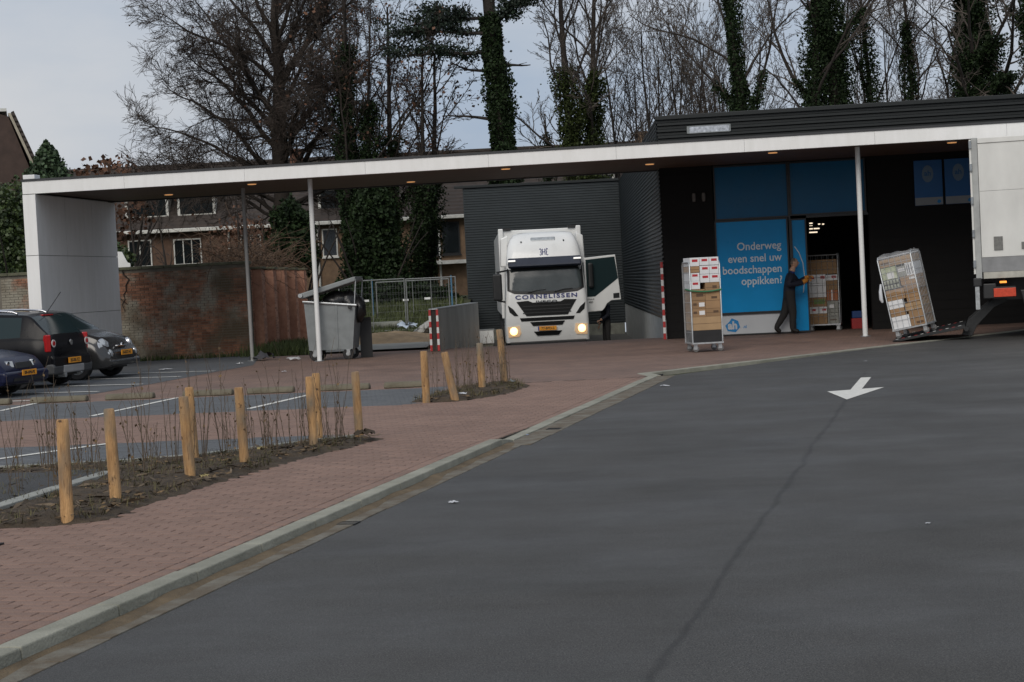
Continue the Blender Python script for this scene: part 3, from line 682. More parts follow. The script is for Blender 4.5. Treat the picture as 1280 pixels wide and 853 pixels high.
# skylight strip set in the upper cladding, two small wall lamps
rw = empty('clerestory_window', (0, 0, 0)); rw.parent = store
MB().box(.76, 1.70, -.062, -.05, 4.915, 5.055).build('pane', M('mirror_glass', (.5, .52, .55), .15, .5, 14, metal=.6), rw)
m = MB(); m.box(.70, .755, -.07, -.03, 4.9, 5.07); m.box(1.705, 1.73, -.07, -.03, 4.9, 5.07); m.box(.755, 1.705, -.07, -.03, 5.057, 5.075); m.box(.755, 1.705, -.07, -.03, 4.895, 4.913); m.build('frame', ZINC, rw)
for a in (.79, 1.02):
    MB().lathe([(.035, 0), (.045, .05), (.045, .16), (.035, .2)], 12, c=(a, -.07, 3.28)).build('wall_lamp', M('lamp_grey', (.12, .11, .10), .5, .1), store, smooth=40)
# side wall, dock rear wall and plinths (plan points in the building's own frame)
def loc2(X, Y):
    dx, dy = X - O3[0], Y - O3[1]; return ((dx*ca - dy*sa)/SS, (dx*sa + dy*ca)/SS)
A0, A1, A2 = loc2(3.80, 42.1), loc2(4.62, 69.3), loc2(-1.65, 69.3)
ribs(A1, A0, .5, ZP - .1, .10, .03).build('side_cladding', RIBG, store)
ribs(A2, A1, -.25, ZP - .04, .10, .03).build('dock_cladding', RIBG, store)
def wallseg(p, q, z0, z1, th, nm, mt):
    p = Vector(p); q = Vector(q); d = (q-p).normalized(); n = Vector((d.y, -d.x)); m = MB(); vs = []
    for z in (z0, z1):
        for c in (p, q, q - n*th, p - n*th): vs.append((c.x, c.y, z))
    return m.add(vs, [(0,3,2,1),(4,5,6,7),(0,1,5,4),(1,2,6,5),(2,3,7,6),(3,0,4,7)]).build(nm, mt, store, bevel=.01)
PLI = M('pale_plinth', (.33, .34, .33), .8, .2, 3, .2, 30)
wallseg(A1, loc2(3.81, 42.4), -.9, .498, .15, 'plinth', PLI)
wallseg(loc2(-1.7, 69.28), loc2(4.58, 69.28), -.9, -.252, .2, 'plinth', CONCD)
wallseg(loc2(-2.02, 69.2), loc2(4.6, 69.2), ZP - .04, ZP + .06, .2, 'parapet_cap', RIB)
wallseg(A1, A0, ZP - .1, ZP, .2, 'parapet_cap', RIB)
q_ = loc2(-1.7, 69.2); wallseg(loc2(-1.68, 80), loc2(-1.68, 69.35), -.3, ZP - .05, .15, 'dock_side_wall', RIBG)
# flat roof behind the parapet
m = MB(); bk = loc2(4.9, 69.2)
m.add([(0.1, .3, 5.0), (XR, .3, 5.0), (XR + 2, 28, 5.0), (bk[0], bk[1], 5.0)], [(0,1,2,3)]); m.build('roof', MATS['dark_trim'], store)
# two poster panels on the black wall
SB = M('poster_blue', (.005, .10, .30), .4, .05); SW = M('poster_white', (.26, .28, .29), .5, .04); SE = M('poster_emblem', (.14, .22, .30), .5, .04)
for i, (x0, x1) in enumerate([(5.93, 6.57), (6.63, 7.27)]):
    t = thing('wall_poster', ['blue poster with pale oval on the black wall, away from the truck', 'blue poster with pale oval on the black wall, partly behind the truck'][i], 'poster', (0,0,0)); t.location = O3; t.rotation_euler = (0, 0, -PH); t.scale = (SS, SS, SS)
    MB().box(x0, x1, -.05, -.014, 2.9, 3.95).build('board', SB, t, bevel=.004); MB().box(x0+.004, x1-.004, -.054, -.0505, 2.905, 3.08).build('lower_band', SW, t)
    MB().prism([(x0+.31+.13*math.cos(k*.3927), 3.63+.2*math.sin(k*.3927)) for k in range(16)], -.056, -.0505).build('oval', SE, t)
    text('lettering', 'ah', .17, SB, t, (x0+.31, -.057, 3.59), bold=.004, ext=.001)
    MB().prism([(x0+.5,2.96),(x0+.53,3.02),(x0+.58,3.02),(x0+.6,2.96),(x0+.55,2.93)], -.056, -.0545).build('emblem', LOGO, t)
# red and white guard post at the corner
gw = .03
gd = thing('guard_post', 'red and white striped guard rail on the building corner', 'guard post', (3.73, 41.95, 0))
for k in range(13): MB().box(-gw, gw, -gw, gw, .012 + k*.145, .012 + (k+1)*.145).build('stripe_segment', REDP if k % 2 == 0 else WHITEP, gd)

# ------------------------------------------------------------------ the loading ramp
DKC = M('dock_concrete', (.085, .085, .08), .85, .3, 1.5, .3, 30)
m = MB(); m.add([(PX0, 43.15, FZ-.002), (PX1, 43.15, FZ-.002), (PX1, 52.5, -.74), (PX0, 52.5, -.74), (PX1, 71, -.74), (PX0, 71, -.74)], [(0,1,2,3), (3,2,4,5)]); tag(m.build('loading_ramp', DKC), kind='structure')
MB_ = MB(); vs = [(-2.12, 43.2, -.9), (-2.12, 70.4, -.9), (-2.12, 70.4, -.04), (-2.12, 43.2, -.04)]
MB_.add(vs, [(0,1,2,3)]); tag(MB_.build('ramp_side_wall', CONCD), kind='structure')
rw_ = thing('ramp_wall', 'low steel-clad concrete wall beside the ramp with striped end edges', 'wall', (-1.98, 41.75, 0), -math.atan2(.82, 8.4))
PLT = M('weathered_steel_plate', (.33, .34, .32), .6, .3, 1.2, .1, 6, metal=.15, stretch=(1, 1, .35))
MB().box(.0, .21, .05, 8.45, -.9, 1.02).build('core', M('dark_end_plate', (.03, .026, .022), .7, .2, 5), rw_)
MB().box(-.005, .215, .0, 8.45, 1.022, 1.05).build('cap', STEEL, rw_)
for k in range(6): MB().box(.214, .228, .06 + k*1.4, .06 + (k+1)*1.4 - .012, -.85, 1.015).build('side_plate', PLT, rw_)
for sx in (-.012, .17):
    for k in range(7): MB().box(sx, sx+.055, .0, .048, .02 + k*.143, .02 + (k+1)*.143).build('stripe_segment', REDP if k % 2 == 0 else WHITEP, rw_)
cb = thing('utility_box', 'small white utility box under the dark dock wall beside the truck', 'box', (-.98, 63.0, -.74))
MB().box(-.28, .28, 0, .3, 0, .1).build('foot', CONCD, cb); MB().box(-.33, .33, -.05, .35, .1, .6).build('cabinet', WHITEP, cb, bevel=.02); MB().box(-.35, .35, -.07, .37, .6, .63).build('lid', STEEL, cb)
# ------------------------------------------------------------------ old brick garden wall
def old_brick():
    m = M('weathered_brick', (.17, .075, .045), .9, 0, 9, .5, 60, island=.35, col2=(.30, .145, .085))
    t = m.node_tree; b = t.nodes['Principled BSDF']; lk = t.links.new
    src = b.inputs['Base Color'].links[0].from_socket
    tcn = t.nodes.new('ShaderNodeTexCoord'); n = t.nodes.new('ShaderNodeTexNoise'); n.inputs['Scale'].default_value = .85; n.inputs['Detail'].default_value = 7; n.inputs['Roughness'].default_value = .68
    lk(tcn.outputs['Object'], n.inputs['Vector'])
    r = t.nodes.new('ShaderNodeValToRGB'); r.color_ramp.elements[0].position = .47; r.color_ramp.elements[1].position = .58; lk(n.outputs['Fac'], r.inputs[0])
    k = t.nodes.new('ShaderNodeMix'); k.data_type = 'RGBA'; k.inputs[7].default_value = (.27, .25, .20, 1); lk(r.outputs[0], k.inputs[0]); lk(src, k.inputs[6])
    n2 = t.nodes.new('ShaderNodeTexNoise'); n2.inputs['Scale'].default_value = 1.1; n2.inputs['Detail'].default_value = 6; mp2 = t.nodes.new('ShaderNodeMapping'); mp2.inputs['Location'].default_value = (7, 3, 1); lk(tcn.outputs['Object'], mp2.inputs[0]); lk(mp2.outputs[0], n2.inputs['Vector'])
    r2 = t.nodes.new('ShaderNodeValToRGB'); r2.color_ramp.elements[0].position = .44; r2.color_ramp.elements[1].position = .62; lk(n2.outputs['Fac'], r2.inputs[0])
    k2 = t.nodes.new('ShaderNodeMix'); k2.data_type = 'RGBA'; k2.inputs[7].default_value = (.11, .083, .052, 1); lk(r2.outputs[0], k2.inputs[0]); lk(k.outputs[2], k2.inputs[6])
    lk(k2.outputs[2], b.inputs['Base Color']); return m
OB = old_brick(); NB = M('orange_red_brick', (.26, .125, .08), .88, 0, 7, .4, 60, island=.3, col2=(.38, .21, .145)); MORT = M('lime_mortar', (.15, .135, .11), .95, .3, 3, .4, 40)
def bricks(x0, x1, z0, z1, y=0.0, bl=.215, bh=.058, j=.011, dep=.012, seed=1):
    r = random.Random(seed); m = MB(); z = z0; k = 0
    while z + bh <= z1 + 1e-6:
        x = x0 - (k % 2) * (bl + j) / 2
        while x < x1:
            a, b_ = max(x, x0), min(x + bl, x1)
            if b_ - a > .03:
                d = y - dep + r.uniform(-.004, .004); n = len(m.v)
                m.v += [(a, y, z), (b_, y, z), (b_, y, z + bh), (a, y, z + bh), (a, d, z), (b_, d, z), (b_, d, z + bh), (a, d, z + bh)]
                m.f += [(n+4, n+5, n+6, n+7), (n, n+1, n+5, n+4), (n+1, n+2, n+6, n+5), (n+2, n+3, n+7, n+6), (n+3, n, n+4, n+7)]
            x += bl + j
        z += bh + j; k += 1
    return m
bw = thing('brick_wall', 'old weathered brick garden wall with mossy coping and pilasters on its return', 'wall', (-6.86, 45.3, 0), -R(3))
COP = M('mossy_coping', (.10, .10, .065), .95, .35, 5, .5, 40)
MB().box(-10, 0, 0, .3, -.05, 2.42).build('wall_core', MORT, bw)
tag(bricks(-6.6, 0, .0, 2.4, 0, seed=3).build('brick_courses', OB, bw), kind='stuff')
x = -10
while x < 0: MB().box(x + .004, min(x + .6, .05) - .004, -.06, .36, 2.42, 2.50).build('coping_stone', COP, bw, bevel=.012); x += .6
# return running back from the corner, pilasters facing the dock
ret = empty('return_wall', (0, .3, 0), R(90 + 1.0)); ret.parent = bw
MB().box(0.005, 8.2, -.02, .25, -.05, 2.28).build('wall_core', MORT, ret)
tag(bricks(0.01, 8.2, 0, 2.27, -.02, seed=7).build('brick_courses', NB, ret), kind='stuff')
pbm = MB()
for k in range(5):
    x = .15 + k * 1.85
    MB().box(x, x + .45, -.27, -.036, -.05, 2.27).build('pilaster', NB, ret); pbm.v, pbm.f = pbm.v + bricks(x, x + .45, 0, 2.26, -.27, seed=k).v, pbm.f + [tuple(i + len(pbm.v) for i in f) for f in bricks(x, x + .45, 0, 2.26, -.27, seed=k).f]
    MB().box(x - .04, x + .49, -.32, .3, 2.281, 2.34).build('pilaster_cap', COP, ret, bevel=.01)
tag(pbm.build('pilaster_bricks', NB, ret), kind='stuff')
# dead ivy stems creeping over the brick face
m = MB(); r = random.Random(8)
for k in range(7):
    x = -4.3 + r.uniform(-.8, 1.0); z = 2.4; pts = []
    for i in range(9): pts.append((x, -.03, z)); x += r.uniform(-.12, .14); z -= r.uniform(.08, .2)
    m.tube(pts, [.022 - .0018*i for i in range(9)], 5)
m.build('dead_ivy_stem', M('dark_bark', (.028, .022, .018), .9, .3, 6, .5, 30), bw)
# white angular panel behind the wall
wpn = thing('white_panel', 'white angular sheet standing up behind the old brick wall', 'panel', (-10.55, 47.0, 0))
MB().prism([(-.19, 2.3), (.25, 2.3), (.25, 2.62), (.17, 2.66), (.04, 2.95), (-.19, 2.97)], 0, .05).build('sheet', WHITEP, wpn); MB().box(-.1, .0, .05, .1, 0, 2.5).build('stake', WOOD, wpn)

# litter and weeds at its foot
GRS = M('grass_blade', (.032, .052, .012), .8, 0, 3, island=.45, col2=(.075, .095, .03)); GRS2 = M('dry_grass_blade', (.04, .056, .016), .85, 0, 2, island=.4, col2=(.085, .10, .035))
def grass(name, n, fn, h, mat, seed, wd=.012):
    r = random.Random(seed); V = []; F = []
    for i in range(n):
        x, y, z = fn(r); a = r.uniform(0, 6.28); hh = h * r.uniform(.4, 1.1); l_ = hh * r.uniform(.1, .6); d = Vector((math.cos(a), math.sin(a), 0)); s_ = Vector((-d.y, d.x, 0)) * wd; p = Vector((x, y, z)); k = len(V)
        V += [p - s_, p + s_, p + d*l_*.35 + Vector((0,0,hh*.6)) + s_*.7, p + d*l_*.35 + Vector((0,0,hh*.6)) - s_*.7, p + d*l_ + Vector((0,0,hh)) + s_*.15, p + d*l_ + Vector((0,0,hh)) - s_*.15]
        F += [(k, k+1, k+2, k+3), (k+3, k+2, k+4, k+5)]
    return tag(link(name, fast_mesh(name, V, F), mat), kind='stuff')
def g_wall(r):
    t = r.random(); return (-6.45 + r.gauss(0, .35) + t*.9, 44.9 + r.uniform(-.9, 3.5), .0)
grass('grass', 2600, g_wall, .34, GRS, 2, .014)
grass('weeds', 700, lambda r: (-11 + r.random()*4.6, 45.05 - abs(r.gauss(0, .12)), 0), .16, GRS, 4, .012)
LIT = M('litter_paper', (.55, .56, .58), .8, .15, 6); LITD = M('litter_dark', (.06, .06, .07), .7, .3, 8)
def rag(x, y, z, s_, label, mat=LIT, seed=0, cat='litter', h=.25):
    r = random.Random(seed); n = 6; V = []; F = []
    for i in range(n):
        for j in range(n):
            e = math.hypot(i - 2.5, j - 2.5) / 3.5; V.append(((i-2.5)/5*s_*(1 + r.uniform(-.2,.2)), (j-2.5)/5*s_*.8*(1 + r.uniform(-.2,.2)), max(.002, s_*h*r.random()*(1-e*.7))))
    F = [(i*n+j, (i+1)*n+j, (i+1)*n+j+1, i*n+j+1) for i in range(n-1) for j in range(n-1) if r.random() > .08]
    o = link('litter', fast_mesh('litter', V, F), mat); o.location = (x, y, z + .004); o.rotation_euler = (0, 0, r.uniform(0, 6)); return tag(o, label, cat)
def lp(px, py, z=0.0): q = gp(px, py, z); return q.x, q.y, z
rag(*lp(567, 629), .075, 'crumpled white paper scrap on the asphalt beside the kerb', seed=1, h=.35)
rag(*lp(497, 611), .07, 'white scrap lying in the sandy gutter', seed=2)
rag(*lp(831, 483), .13, 'white paper scrap on the asphalt near the apron corner', seed=3, h=.2)
rag(*lp(1082, 452), .06, 'tiny white scrap on the asphalt beyond the painted arrow', seed=4)
rag(*lp(656, 545), .09, 'pale blue wrapper in the gutter at the kerb end', M('pale_blue_wrap', (.3, .36, .5), .4, .1), 5)
rag(*lp(579, 493, .06), .16, 'crumpled white plastic on the soil beside the leaning post', seed=6)
rag(*lp(639, 478, .06), .12, 'grey crumpled foil at the tip of the small planting bed', ZINC, 7, h=.6)
rag(*lp(207, 462, .03), .28, 'white sheet of paper on the grey bays by the brick wall', seed=8, h=.1)
rag(*lp(330, 450, .02), .6, 'heap of dark rubbish at the foot of the brick wall corner', LITD, 9, h=.5)
rag(*lp(367, 450, .02), .35, 'white rubbish on the weeds beside the grey waste container', seed=10, h=.4)
rag(*lp(300, 455, .02), .18, 'small white scrap before the old brick wall', seed=11)
rag(*lp(355, 465, .02), .10, 'white speck of paper on the red apron before the container', seed=12)
rag(*lp(255, 597, .12), .09, 'yellowed dead leaf clump on the soil beside a post', M('yellow_leaf', (.30, .24, .10), .8, .2), 13, h=.5)
rag(*lp(328, 562, .12), .10, 'yellow-green dead leaf clump near the back of the long bed', MATS['yellow_leaf'], 14, h=.6)
rag(*lp(455, 545, .1), .2, 'dark clod of earth at the pointed end of the long bed', SOIL, 15, h=.5)
rag(*lp(1160, 655), .035, 'small pale speck of litter on the dark damp asphalt', seed=16)

# ------------------------------------------------------------------ waste container
wc = thing('waste_container', 'grey zinc four-wheeled waste container with lid propped open', 'waste container', (-4.13, 40.0, .01), -R(5))
def taper(bx0, bx1, by0, by1, tx0, tx1, ty0, ty1, z0, z1a, z1b):
    return MB().add([(bx0,by0,z0),(bx1,by0,z0),(bx1,by1,z0),(bx0,by1,z0),(tx0,ty0,z1a),(tx1,ty0,z1b),(tx1,ty1,z1b),(tx0,ty1,z1a)], [(0,3,2,1),(0,1,5,4),(1,2,6,5),(2,3,7,6),(3,0,4,7)])
body = taper(-.52,.50,-.4,.4,-.57,.62,-.48,.48,.24,1.36,1.24).build('body', ZINC, wc)
s_ = body.modifiers.new('solid', 'SOLIDIFY'); s_.thickness = .025; s_.offset = -1
for k, x in enumerate((-.3, .15)):
    MB().add([(x-.02,-.402,.26),(x+.02,-.402,.26),(x+.02,-.418,.26),(x-.02,-.418,.26),(x-.02+.03*k,-.478,1.26),(x+.02+.03*k,-.478,1.26),(x+.02+.03*k,-.494,1.26),(x-.02+.03*k,-.494,1.26)],[(0,1,2,3),(4,5,6,7),(0,1,5,4),(1,2,6,5),(2,3,7,6),(3,0,4,7)]).build('side_rib', ZINC, wc)
m = MB(); m.tube([(-.58,-.5,1.37),(.64,-.5,1.245),(.64,.5,1.245),(-.58,.5,1.37)], .028, 8, closed=True); m.build('rim', STEEL, wc, smooth=50)
ld = MB(); ld.prism([(-.66,1.50),(-.62,1.44),(.60,1.78),(.66,1.80),(.66,1.90),(.60,1.89),(-.64,1.57)], -.5, .5).build('lid', ZINC, wc, bevel=.02)
MB().lathe([(.05,-.56),(.05,.56)], 14, 'y', (-.63,0,1.52)).build('lid_hinge', STEEL, wc, smooth=40)
for yy in (-.46, .46): MB().tube([(.6,yy,1.24),(.66,yy,1.84)], .015, 6).build('lid_stay', STEEL, wc)
MB().lathe([(.04,-.55),(.04,.55)], 12, 'y', (.5,0,1.2)).build('lifting_pin', BLACK, wc, smooth=40)
for x in (-.40, .38):
    for yy in (-.34, .34):
        w_ = empty('castor', (x, yy, .0)); w_.parent = wc
        MB().lathe([(.0,-.03),(.12,-.03),(.13,-.02),(.13,.02),(.12,.03),(.0,.03)], 18, 'y', (0,0,.13)).build('tyre', RUBBER, w_, smooth=40)
        MB().lathe([(.0,-.036),(.05,-.036),(.05,.036),(.0,.036)], 12, 'y', (0,0,.13)).build('hub', STEEL, w_, smooth=40)
        m = MB(); m.box(-.03,.05,-.05,-.042,.1,.25); m.box(-.03,.05,.042,.05,.1,.25); m.box(-.05,.07,-.06,.06,.228,.24); m.build('fork', STEEL, w_)
# black bags bulging out of it
BAG = M('black_bin_bag', (.012, .012, .013), .32, .2, 6, .6, 12)
def blob(x, y, z, rx, ry, rz_, seed):
    bm = bmesh.new(); bmesh.ops.create_icosphere(bm, subdivisions=3, radius=1)
    for v in bm.verts:
        k = 1 + .22*mnoise.noise(v.co*2.1 + Vector((seed,0,0))) + .1*mnoise.noise(v.co*6 + Vector((seed,3,0))); v.co = Vector((v.co.x*rx*k, v.co.y*ry*k, v.co.z*rz_*k))
    me = bpy.data.meshes.new('bag'); bm.to_mesh(me); bm.free(); me.polygons.foreach_set('use_smooth', [True]*len(me.polygons)); return me
for i, (x, y, z, a, b_, c) in enumerate([(-4.0,40.0,1.36,.36,.34,.24),(-3.72,39.95,1.33,.24,.3,.26),(-3.5,39.9,1.15,.16,.24,.30)]):
    o = link('bin_bag', blob(x,y,z,a,b_,c,i*5), BAG); o.location = (x,y,z); tag(o, ['black bin bag under the propped lid of the waste container','black bin bag wedged at the open end of the waste container','black bin bag hanging over the edge of the waste container'][i], 'bin bag')
bp_ = thing('black_board', 'black upright board leaning behind the waste container', 'board', (-3.42, 40.35, 0)); MB().box(-.14,.14,0,.04,0,.95).build('board', BLACK, bp_); MB().box(-.14,.14,-.02,-.001,.88,.95).build('top_strip', RUBBER, bp_)

# ------------------------------------------------------------------ building fence, bank, sand
fen = thing('mesh_fence', 'row of galvanised wire mesh fence panels on the grassy bank', 'fence', (-5.6, 57.6, 0), -R(2))
FST = M('dull_fence_steel', (.20, .21, .21), .6, .2, 10, metal=.4)
def fpanel(x0, ln, z0, dz):
    p = empty('fence_panel', (x0, 0, z0), 0); p.parent = fen; p.rotation_euler = (0, -dz, 0)
    m = MB()
    for x in (0, ln): m.tube([(x,0,0),(x,0,1.85)], .021, 6)
    for z in (.12, 1.83): m.tube([(0,0,z),(ln,0,z)], .021, 6)
    m.tube([(ln*.5,0,.12),(ln*.5,0,1.83)], .014, 5); m.build('frame', FST, p, smooth=40)
    m = MB(); n = int(ln/.1)
    for i in range(1, n): m.tube([(i*ln/n,0,.12),(i*ln/n,0,1.83)], .0018, 3, cap=False)
    for i in range(1, 8): m.tube([(0,0,.12+i*.21),(ln,0,.12+i*.21)], .0018, 3, cap=False)
    m.build('wire_mesh', FST, p)
    MB().box(ln*.36, ln*.36+.2, -.03, -.022, 1.12, 1.19).build('name_plate', WHITEP, p)
    m = MB(); m.box(-.12,.12,-.3,.3,-.14,.0); m.build('foot_block', CONCD, p, bevel=.02)
fpanel(-.1, 2.2, .04, 0); fpanel(2.16, 1.65, .02, 0)
fen2 = thing('mesh_fence', 'second line of wire mesh fence with blue posts further up the bank', 'fence', (-5.1, 61.5, .12), -R(2)); fen, _f = fen2, fen
BLP = M('blue_post_paint', (.06, .16, .26), .5, .1)
fpanel(.35, 2.6, -.15, 0)
MB().lathe([(.03,-.5),(.03,1.8)], 10, c=(.2,0,0)).build('blue_post', BLP, fen2, smooth=40); MB().lathe([(.03,-.5),(.03,1.8)], 10, c=(3.05,-.1,0)).build('blue_post', BLP, fen2, smooth=40)
# grassy bank
def bank_z(x, y): return -.05 + 1.0 * max(0, min(1, (y - 57.5) / 9)) ** .8 + .06 * mnoise.noise((x*.6, y*.6, 0))
V = []; F = []; nx, ny = 40, 40
for i in range(nx):
    for j in range(ny): x = -14 + i*.32; y = 54 + j*1.0; V.append((x, y, bank_z(x, y) + (0.0 if y > 55 else -.05)))
F = [(i*ny+j, (i+1)*ny+j, (i+1)*ny+j+1, i*ny+j+1) for i in range(nx-1) for j in range(ny-1)]
tag(link('bank', fast_mesh('bank', V, F), GRASSG), kind='structure')
def g_bank(r):
    x = r.uniform(-7, -1.75); y = 56.5 + 9*r.random()**1.2; return (x, y, bank_z(x, y) - .02)
grass('grass', 14000, g_bank, .32, GRS2, 5, .016)
# strip of concrete, sand heap, rubble
sheet('concrete_strip', [(-6.4,44.4,.03),(-2.2,44.2,.03),(-2.2,48.5,.03),(-6.4,48.8,.03)], M('pale_concrete', (.22,.22,.20), .9, .2, 2, .2, 40))
SDH = M('yellow_sand', (.20,.145,.085), .95, .3, 2, .7, 40)
V = []; F = []; n = 36
for i in range(n):
    for j in range(n):
        x = -6.6 + i*4.3/(n-1); y = 48.6 + j*7/(n-1); e = min(1, min(i, n-1-i, j, n-1-j)/6); V.append((x, y, .01 + e*(.14 + .16*(mnoise.noise((x*.9,y*.6,2))+.3) + .05*mnoise.noise((x*4,y*3,0)))))
F = [(i*n+j, (i+1)*n+j, (i+1)*n+j+1, i*n+j+1) for i in range(n-1) for j in range(n-1)]
tag(link('sand_heap', fast_mesh('sand_heap', V, F), SDH), 'low spread heap of yellow sand before the mesh fence', 'sand heap')
r = random.Random(4)
RUBM = M('rubble', (.32,.32,.30), .9, .3, 6, .4, 30)
for i in range(16):
    a = r.random(); x = -3.2 + a*1.1 + r.uniform(-.2,.2); y = 56.0 + r.uniform(-.5,.5); z = .1 + .35*a*r.random(); s_ = r.uniform(.12,.28)
    bm = bmesh.new(); bmesh.ops.create_icosphere(bm, subdivisions=1, radius=s_)
    for v in bm.verts: v.co = Vector((v.co.x*r.uniform(.7,1.3), v.co.y*r.uniform(.7,1.3), v.co.z*r.uniform(.4,.8)))
    me = bpy.data.meshes.new('rubble_chunk'); bm.to_mesh(me); bm.free(); o = link('rubble_chunk', me, RUBM); o.location = (x,y,z); tag(o, 'grey broken rubble chunk heaped at the foot of the mesh fence', 'rubble', 'rubble chunks by the fence')
rag(-3.35, 55.6, .25, .6, 'pale blue plastic bag lying by the rubble heap', M('pale_bag', (.45,.52,.6), .4, .15), 33, 'plastic bag', .6)
pp = thing('concrete_pipe', 'short grey pipe lying in the grass behind the fence', 'pipe', (-4.3, 58.6, .32)); MB().lathe([(.10,-.6),(.13,-.6),(.13,.6),(.10,.6)], 16, 'x', closed=True).build('shell', CONCD, pp, smooth=40); MB().lathe([(.135,.5),(.15,.5),(.15,.6),(.135,.6)], 16, 'x', closed=True).build('collar', CONC, pp, smooth=40)
# ------------------------------------------------------------------ houses behind
HB = M('brown_house_brick', (.115, .070, .048), .9, .25, 3, .3, 60); HB2 = M('tan_house_brick', (.19, .125, .078), .9, .25, 3, .3, 60)
def tiles():
    m = M('dark_roof_tile', (.040, .030, .025), .8, .35, 2.5, 0)
    t = m.node_tree; b = t.nodes['Principled BSDF']; lk = t.links.new; tcn = t.nodes.new('ShaderNodeTexCoord')
    wv = t.nodes.new('ShaderNodeTexWave'); wv.wave_type = 'BANDS'; wv.bands_direction = 'Z'; wv.inputs['Scale'].default_value = 1.5; wv.inputs['Distortion'].default_value = .4
    lk(tcn.outputs['Object'], wv.inputs['Vector']); bp = t.nodes.new('ShaderNodeBump'); bp.inputs['Strength'].default_value = .9; bp.inputs['Distance'].default_value = .05; lk(wv.outputs['Fac'], bp.inputs['Height']); lk(bp.outputs[0], b.inputs['Normal']); return m
TILE = tiles(); GUTW = M('white_gutter', (.62, .62, .58), .6, .2, 3)
def window(parent, x0, x1, z0, z1, y, frame=GUTW, bars=1, glass=DGLASS, t=.07):
    w_ = empty('window', (0,0,0)); w_.parent = parent
    MB().box(x0, x1, y - .03, y - .01, z0, z1).build('pane', glass, w_)
    m = MB(); m.box(x0-t, x0, y-.07, y+.02, z0-t, z1+t); m.box(x1, x1+t, y-.07, y+.02, z0-t, z1+t); m.box(x0, x1, y-.07, y+.02, z1, z1+t); m.box(x0, x1, y-.07, y+.02, z0-t, z0)
    for k in range(1, bars+1): xc = x0 + (x1-x0)*k/(bars+1); m.box(xc-.025, xc+.025, y-.06, y+.0, z0+.001, z1-.001)
    m.build('frame', frame, w_); MB().box(x0-.12, x1+.12, y-.14, y+.01, z0-t-.09, z0-t-.002).build('sill', frame, w_)
def house(label, X0, X1, wins, mt, dorm=(), chim=True, Y=95.0, ridge=9.15, eave=5.4, frame=GUTW, pipe=None, rz=0):
    h = thing('terraced_house', label, 'house', (X0, Y, 0), rz, None); W = X1 - X0; D = 8.0
    MB().box(0.003, W-.003, 0, D, -.1, eave).build('wall', mt, h)
    rf = MB().add([(0,-.4,eave-.1),(W,-.4,eave-.1),(W,D/2,ridge),(0,D/2,ridge),(0,D+.4,eave-.1),(W,D+.4,eave-.1),(0,-.4,eave-.25),(W,-.4,eave-.25),(0,D+.4,eave-.25),(W,D+.4,eave-.25)],
        [(0,1,2,3),(3,2,5,4),(6,7,1,0),(8,9,5,4),(0,3,4,8,6),(1,2,5,9,7)]).build('roof', TILE, h)
    MB().box(0, W, D/2-.12, D/2+.12, ridge-.06, ridge+.1).build('ridge', M('ridge_tile', (.05,.04,.035), .85, .3, 4, .3, 20), rf, bevel=.03)
    if chim: MB().box(W*.86-.35, W*.86+.35, D/2-.3, D/2+.3, ridge-.5, ridge+.6).build('chimney', mt, rf)
    MB().box(0.01, W-.01, -.6, -.41, eave-.22, eave-.02).build('gutter', GUTW, h, bevel=.03)
    for (a, b_, z0, z1, n) in wins: window(h, a-X0, b_-X0, z0, z1, 0, frame, n)
    for (a, b_, z0, z1) in dorm:
        d = empty('dormer', (0,0,0)); d.parent = h; a -= X0; b_ -= X0; yf = .55
        MB().box(a-.15, b_+.15, yf, D/2+.6, z0-.2, z1+.15).build('cheek', GUTW, d); MB().box(a-.3, b_+.3, yf-.2, D/2+.6, z1+.155, z1+.28).build('flat_roof', MATS['dark_trim'], d)
        MB().box(a, b_, yf-.03, yf-.005, z0, z1).build('pane', DGLASS, d)
    if pipe: MB().lathe([(.06,.1),(.06,eave-.2)], 8, c=(pipe-X0,-.12,0)).build('downpipe', GUTW, h, smooth=40)
    return h
house('brown brick terraced house with white-framed upper windows seen over the old wall', -22.6, -15.5, [(-20.8,-19.65,3.45,4.8,1),(-18.3,-16.9,3.45,4.75,2),(-20.8,-19.65,.9,2.4,1)], HB, [(-20.9,-18.8,6.2,7.2),(-18.0,-16.2,6.2,7.2)], chim=False)
house('brown brick end house behind the conifer and the red bush', -29.8, -22.6, [(-27,-25.6,3.4,4.8,1)], HB, chim=False)
house('reddish terraced house veiled by brown twigs behind the grey column', -15.5, -11.2, [(-14.6,-13.6,3.4,4.8,1),(-12.9,-12.0,3.4,4.8,1)], M('red_brown_brick', (.15,.072,.045), .9, .25, 3, .3, 60), pipe=-15.3)
house('brick house with white roof dormer beside the ivy thicket', -11.2, -5.2, [(-10.1,-9.4,3.5,4.9,0)], HB2, [(-10.2,-9.0,6.0,7.1)], chim=False, pipe=-10.4)
hc = house('tan brick house with two tall dark windows beside the dock', -5.2, 1.8, [(-4.65,-3.85,3.3,4.95,0),(-3.5,-2.65,3.3,4.95,0)], HB2, frame=BLACK, pipe=-3.72, chim=False)
MB().box(.6, 3.0, -.8, -.001, 2.7, 2.9).build('white_canopy', GUTW, hc); MB().box(.7, .8, -.75, -.65, -.1, 2.7).build('canopy_post', GUTW, hc)
house('brick house whose roof shows over the dock wall', 1.8, 9.0, [(3,4.2,3.3,4.9,1)], HB2, [(4.2,6.0,6.2,7.2)])
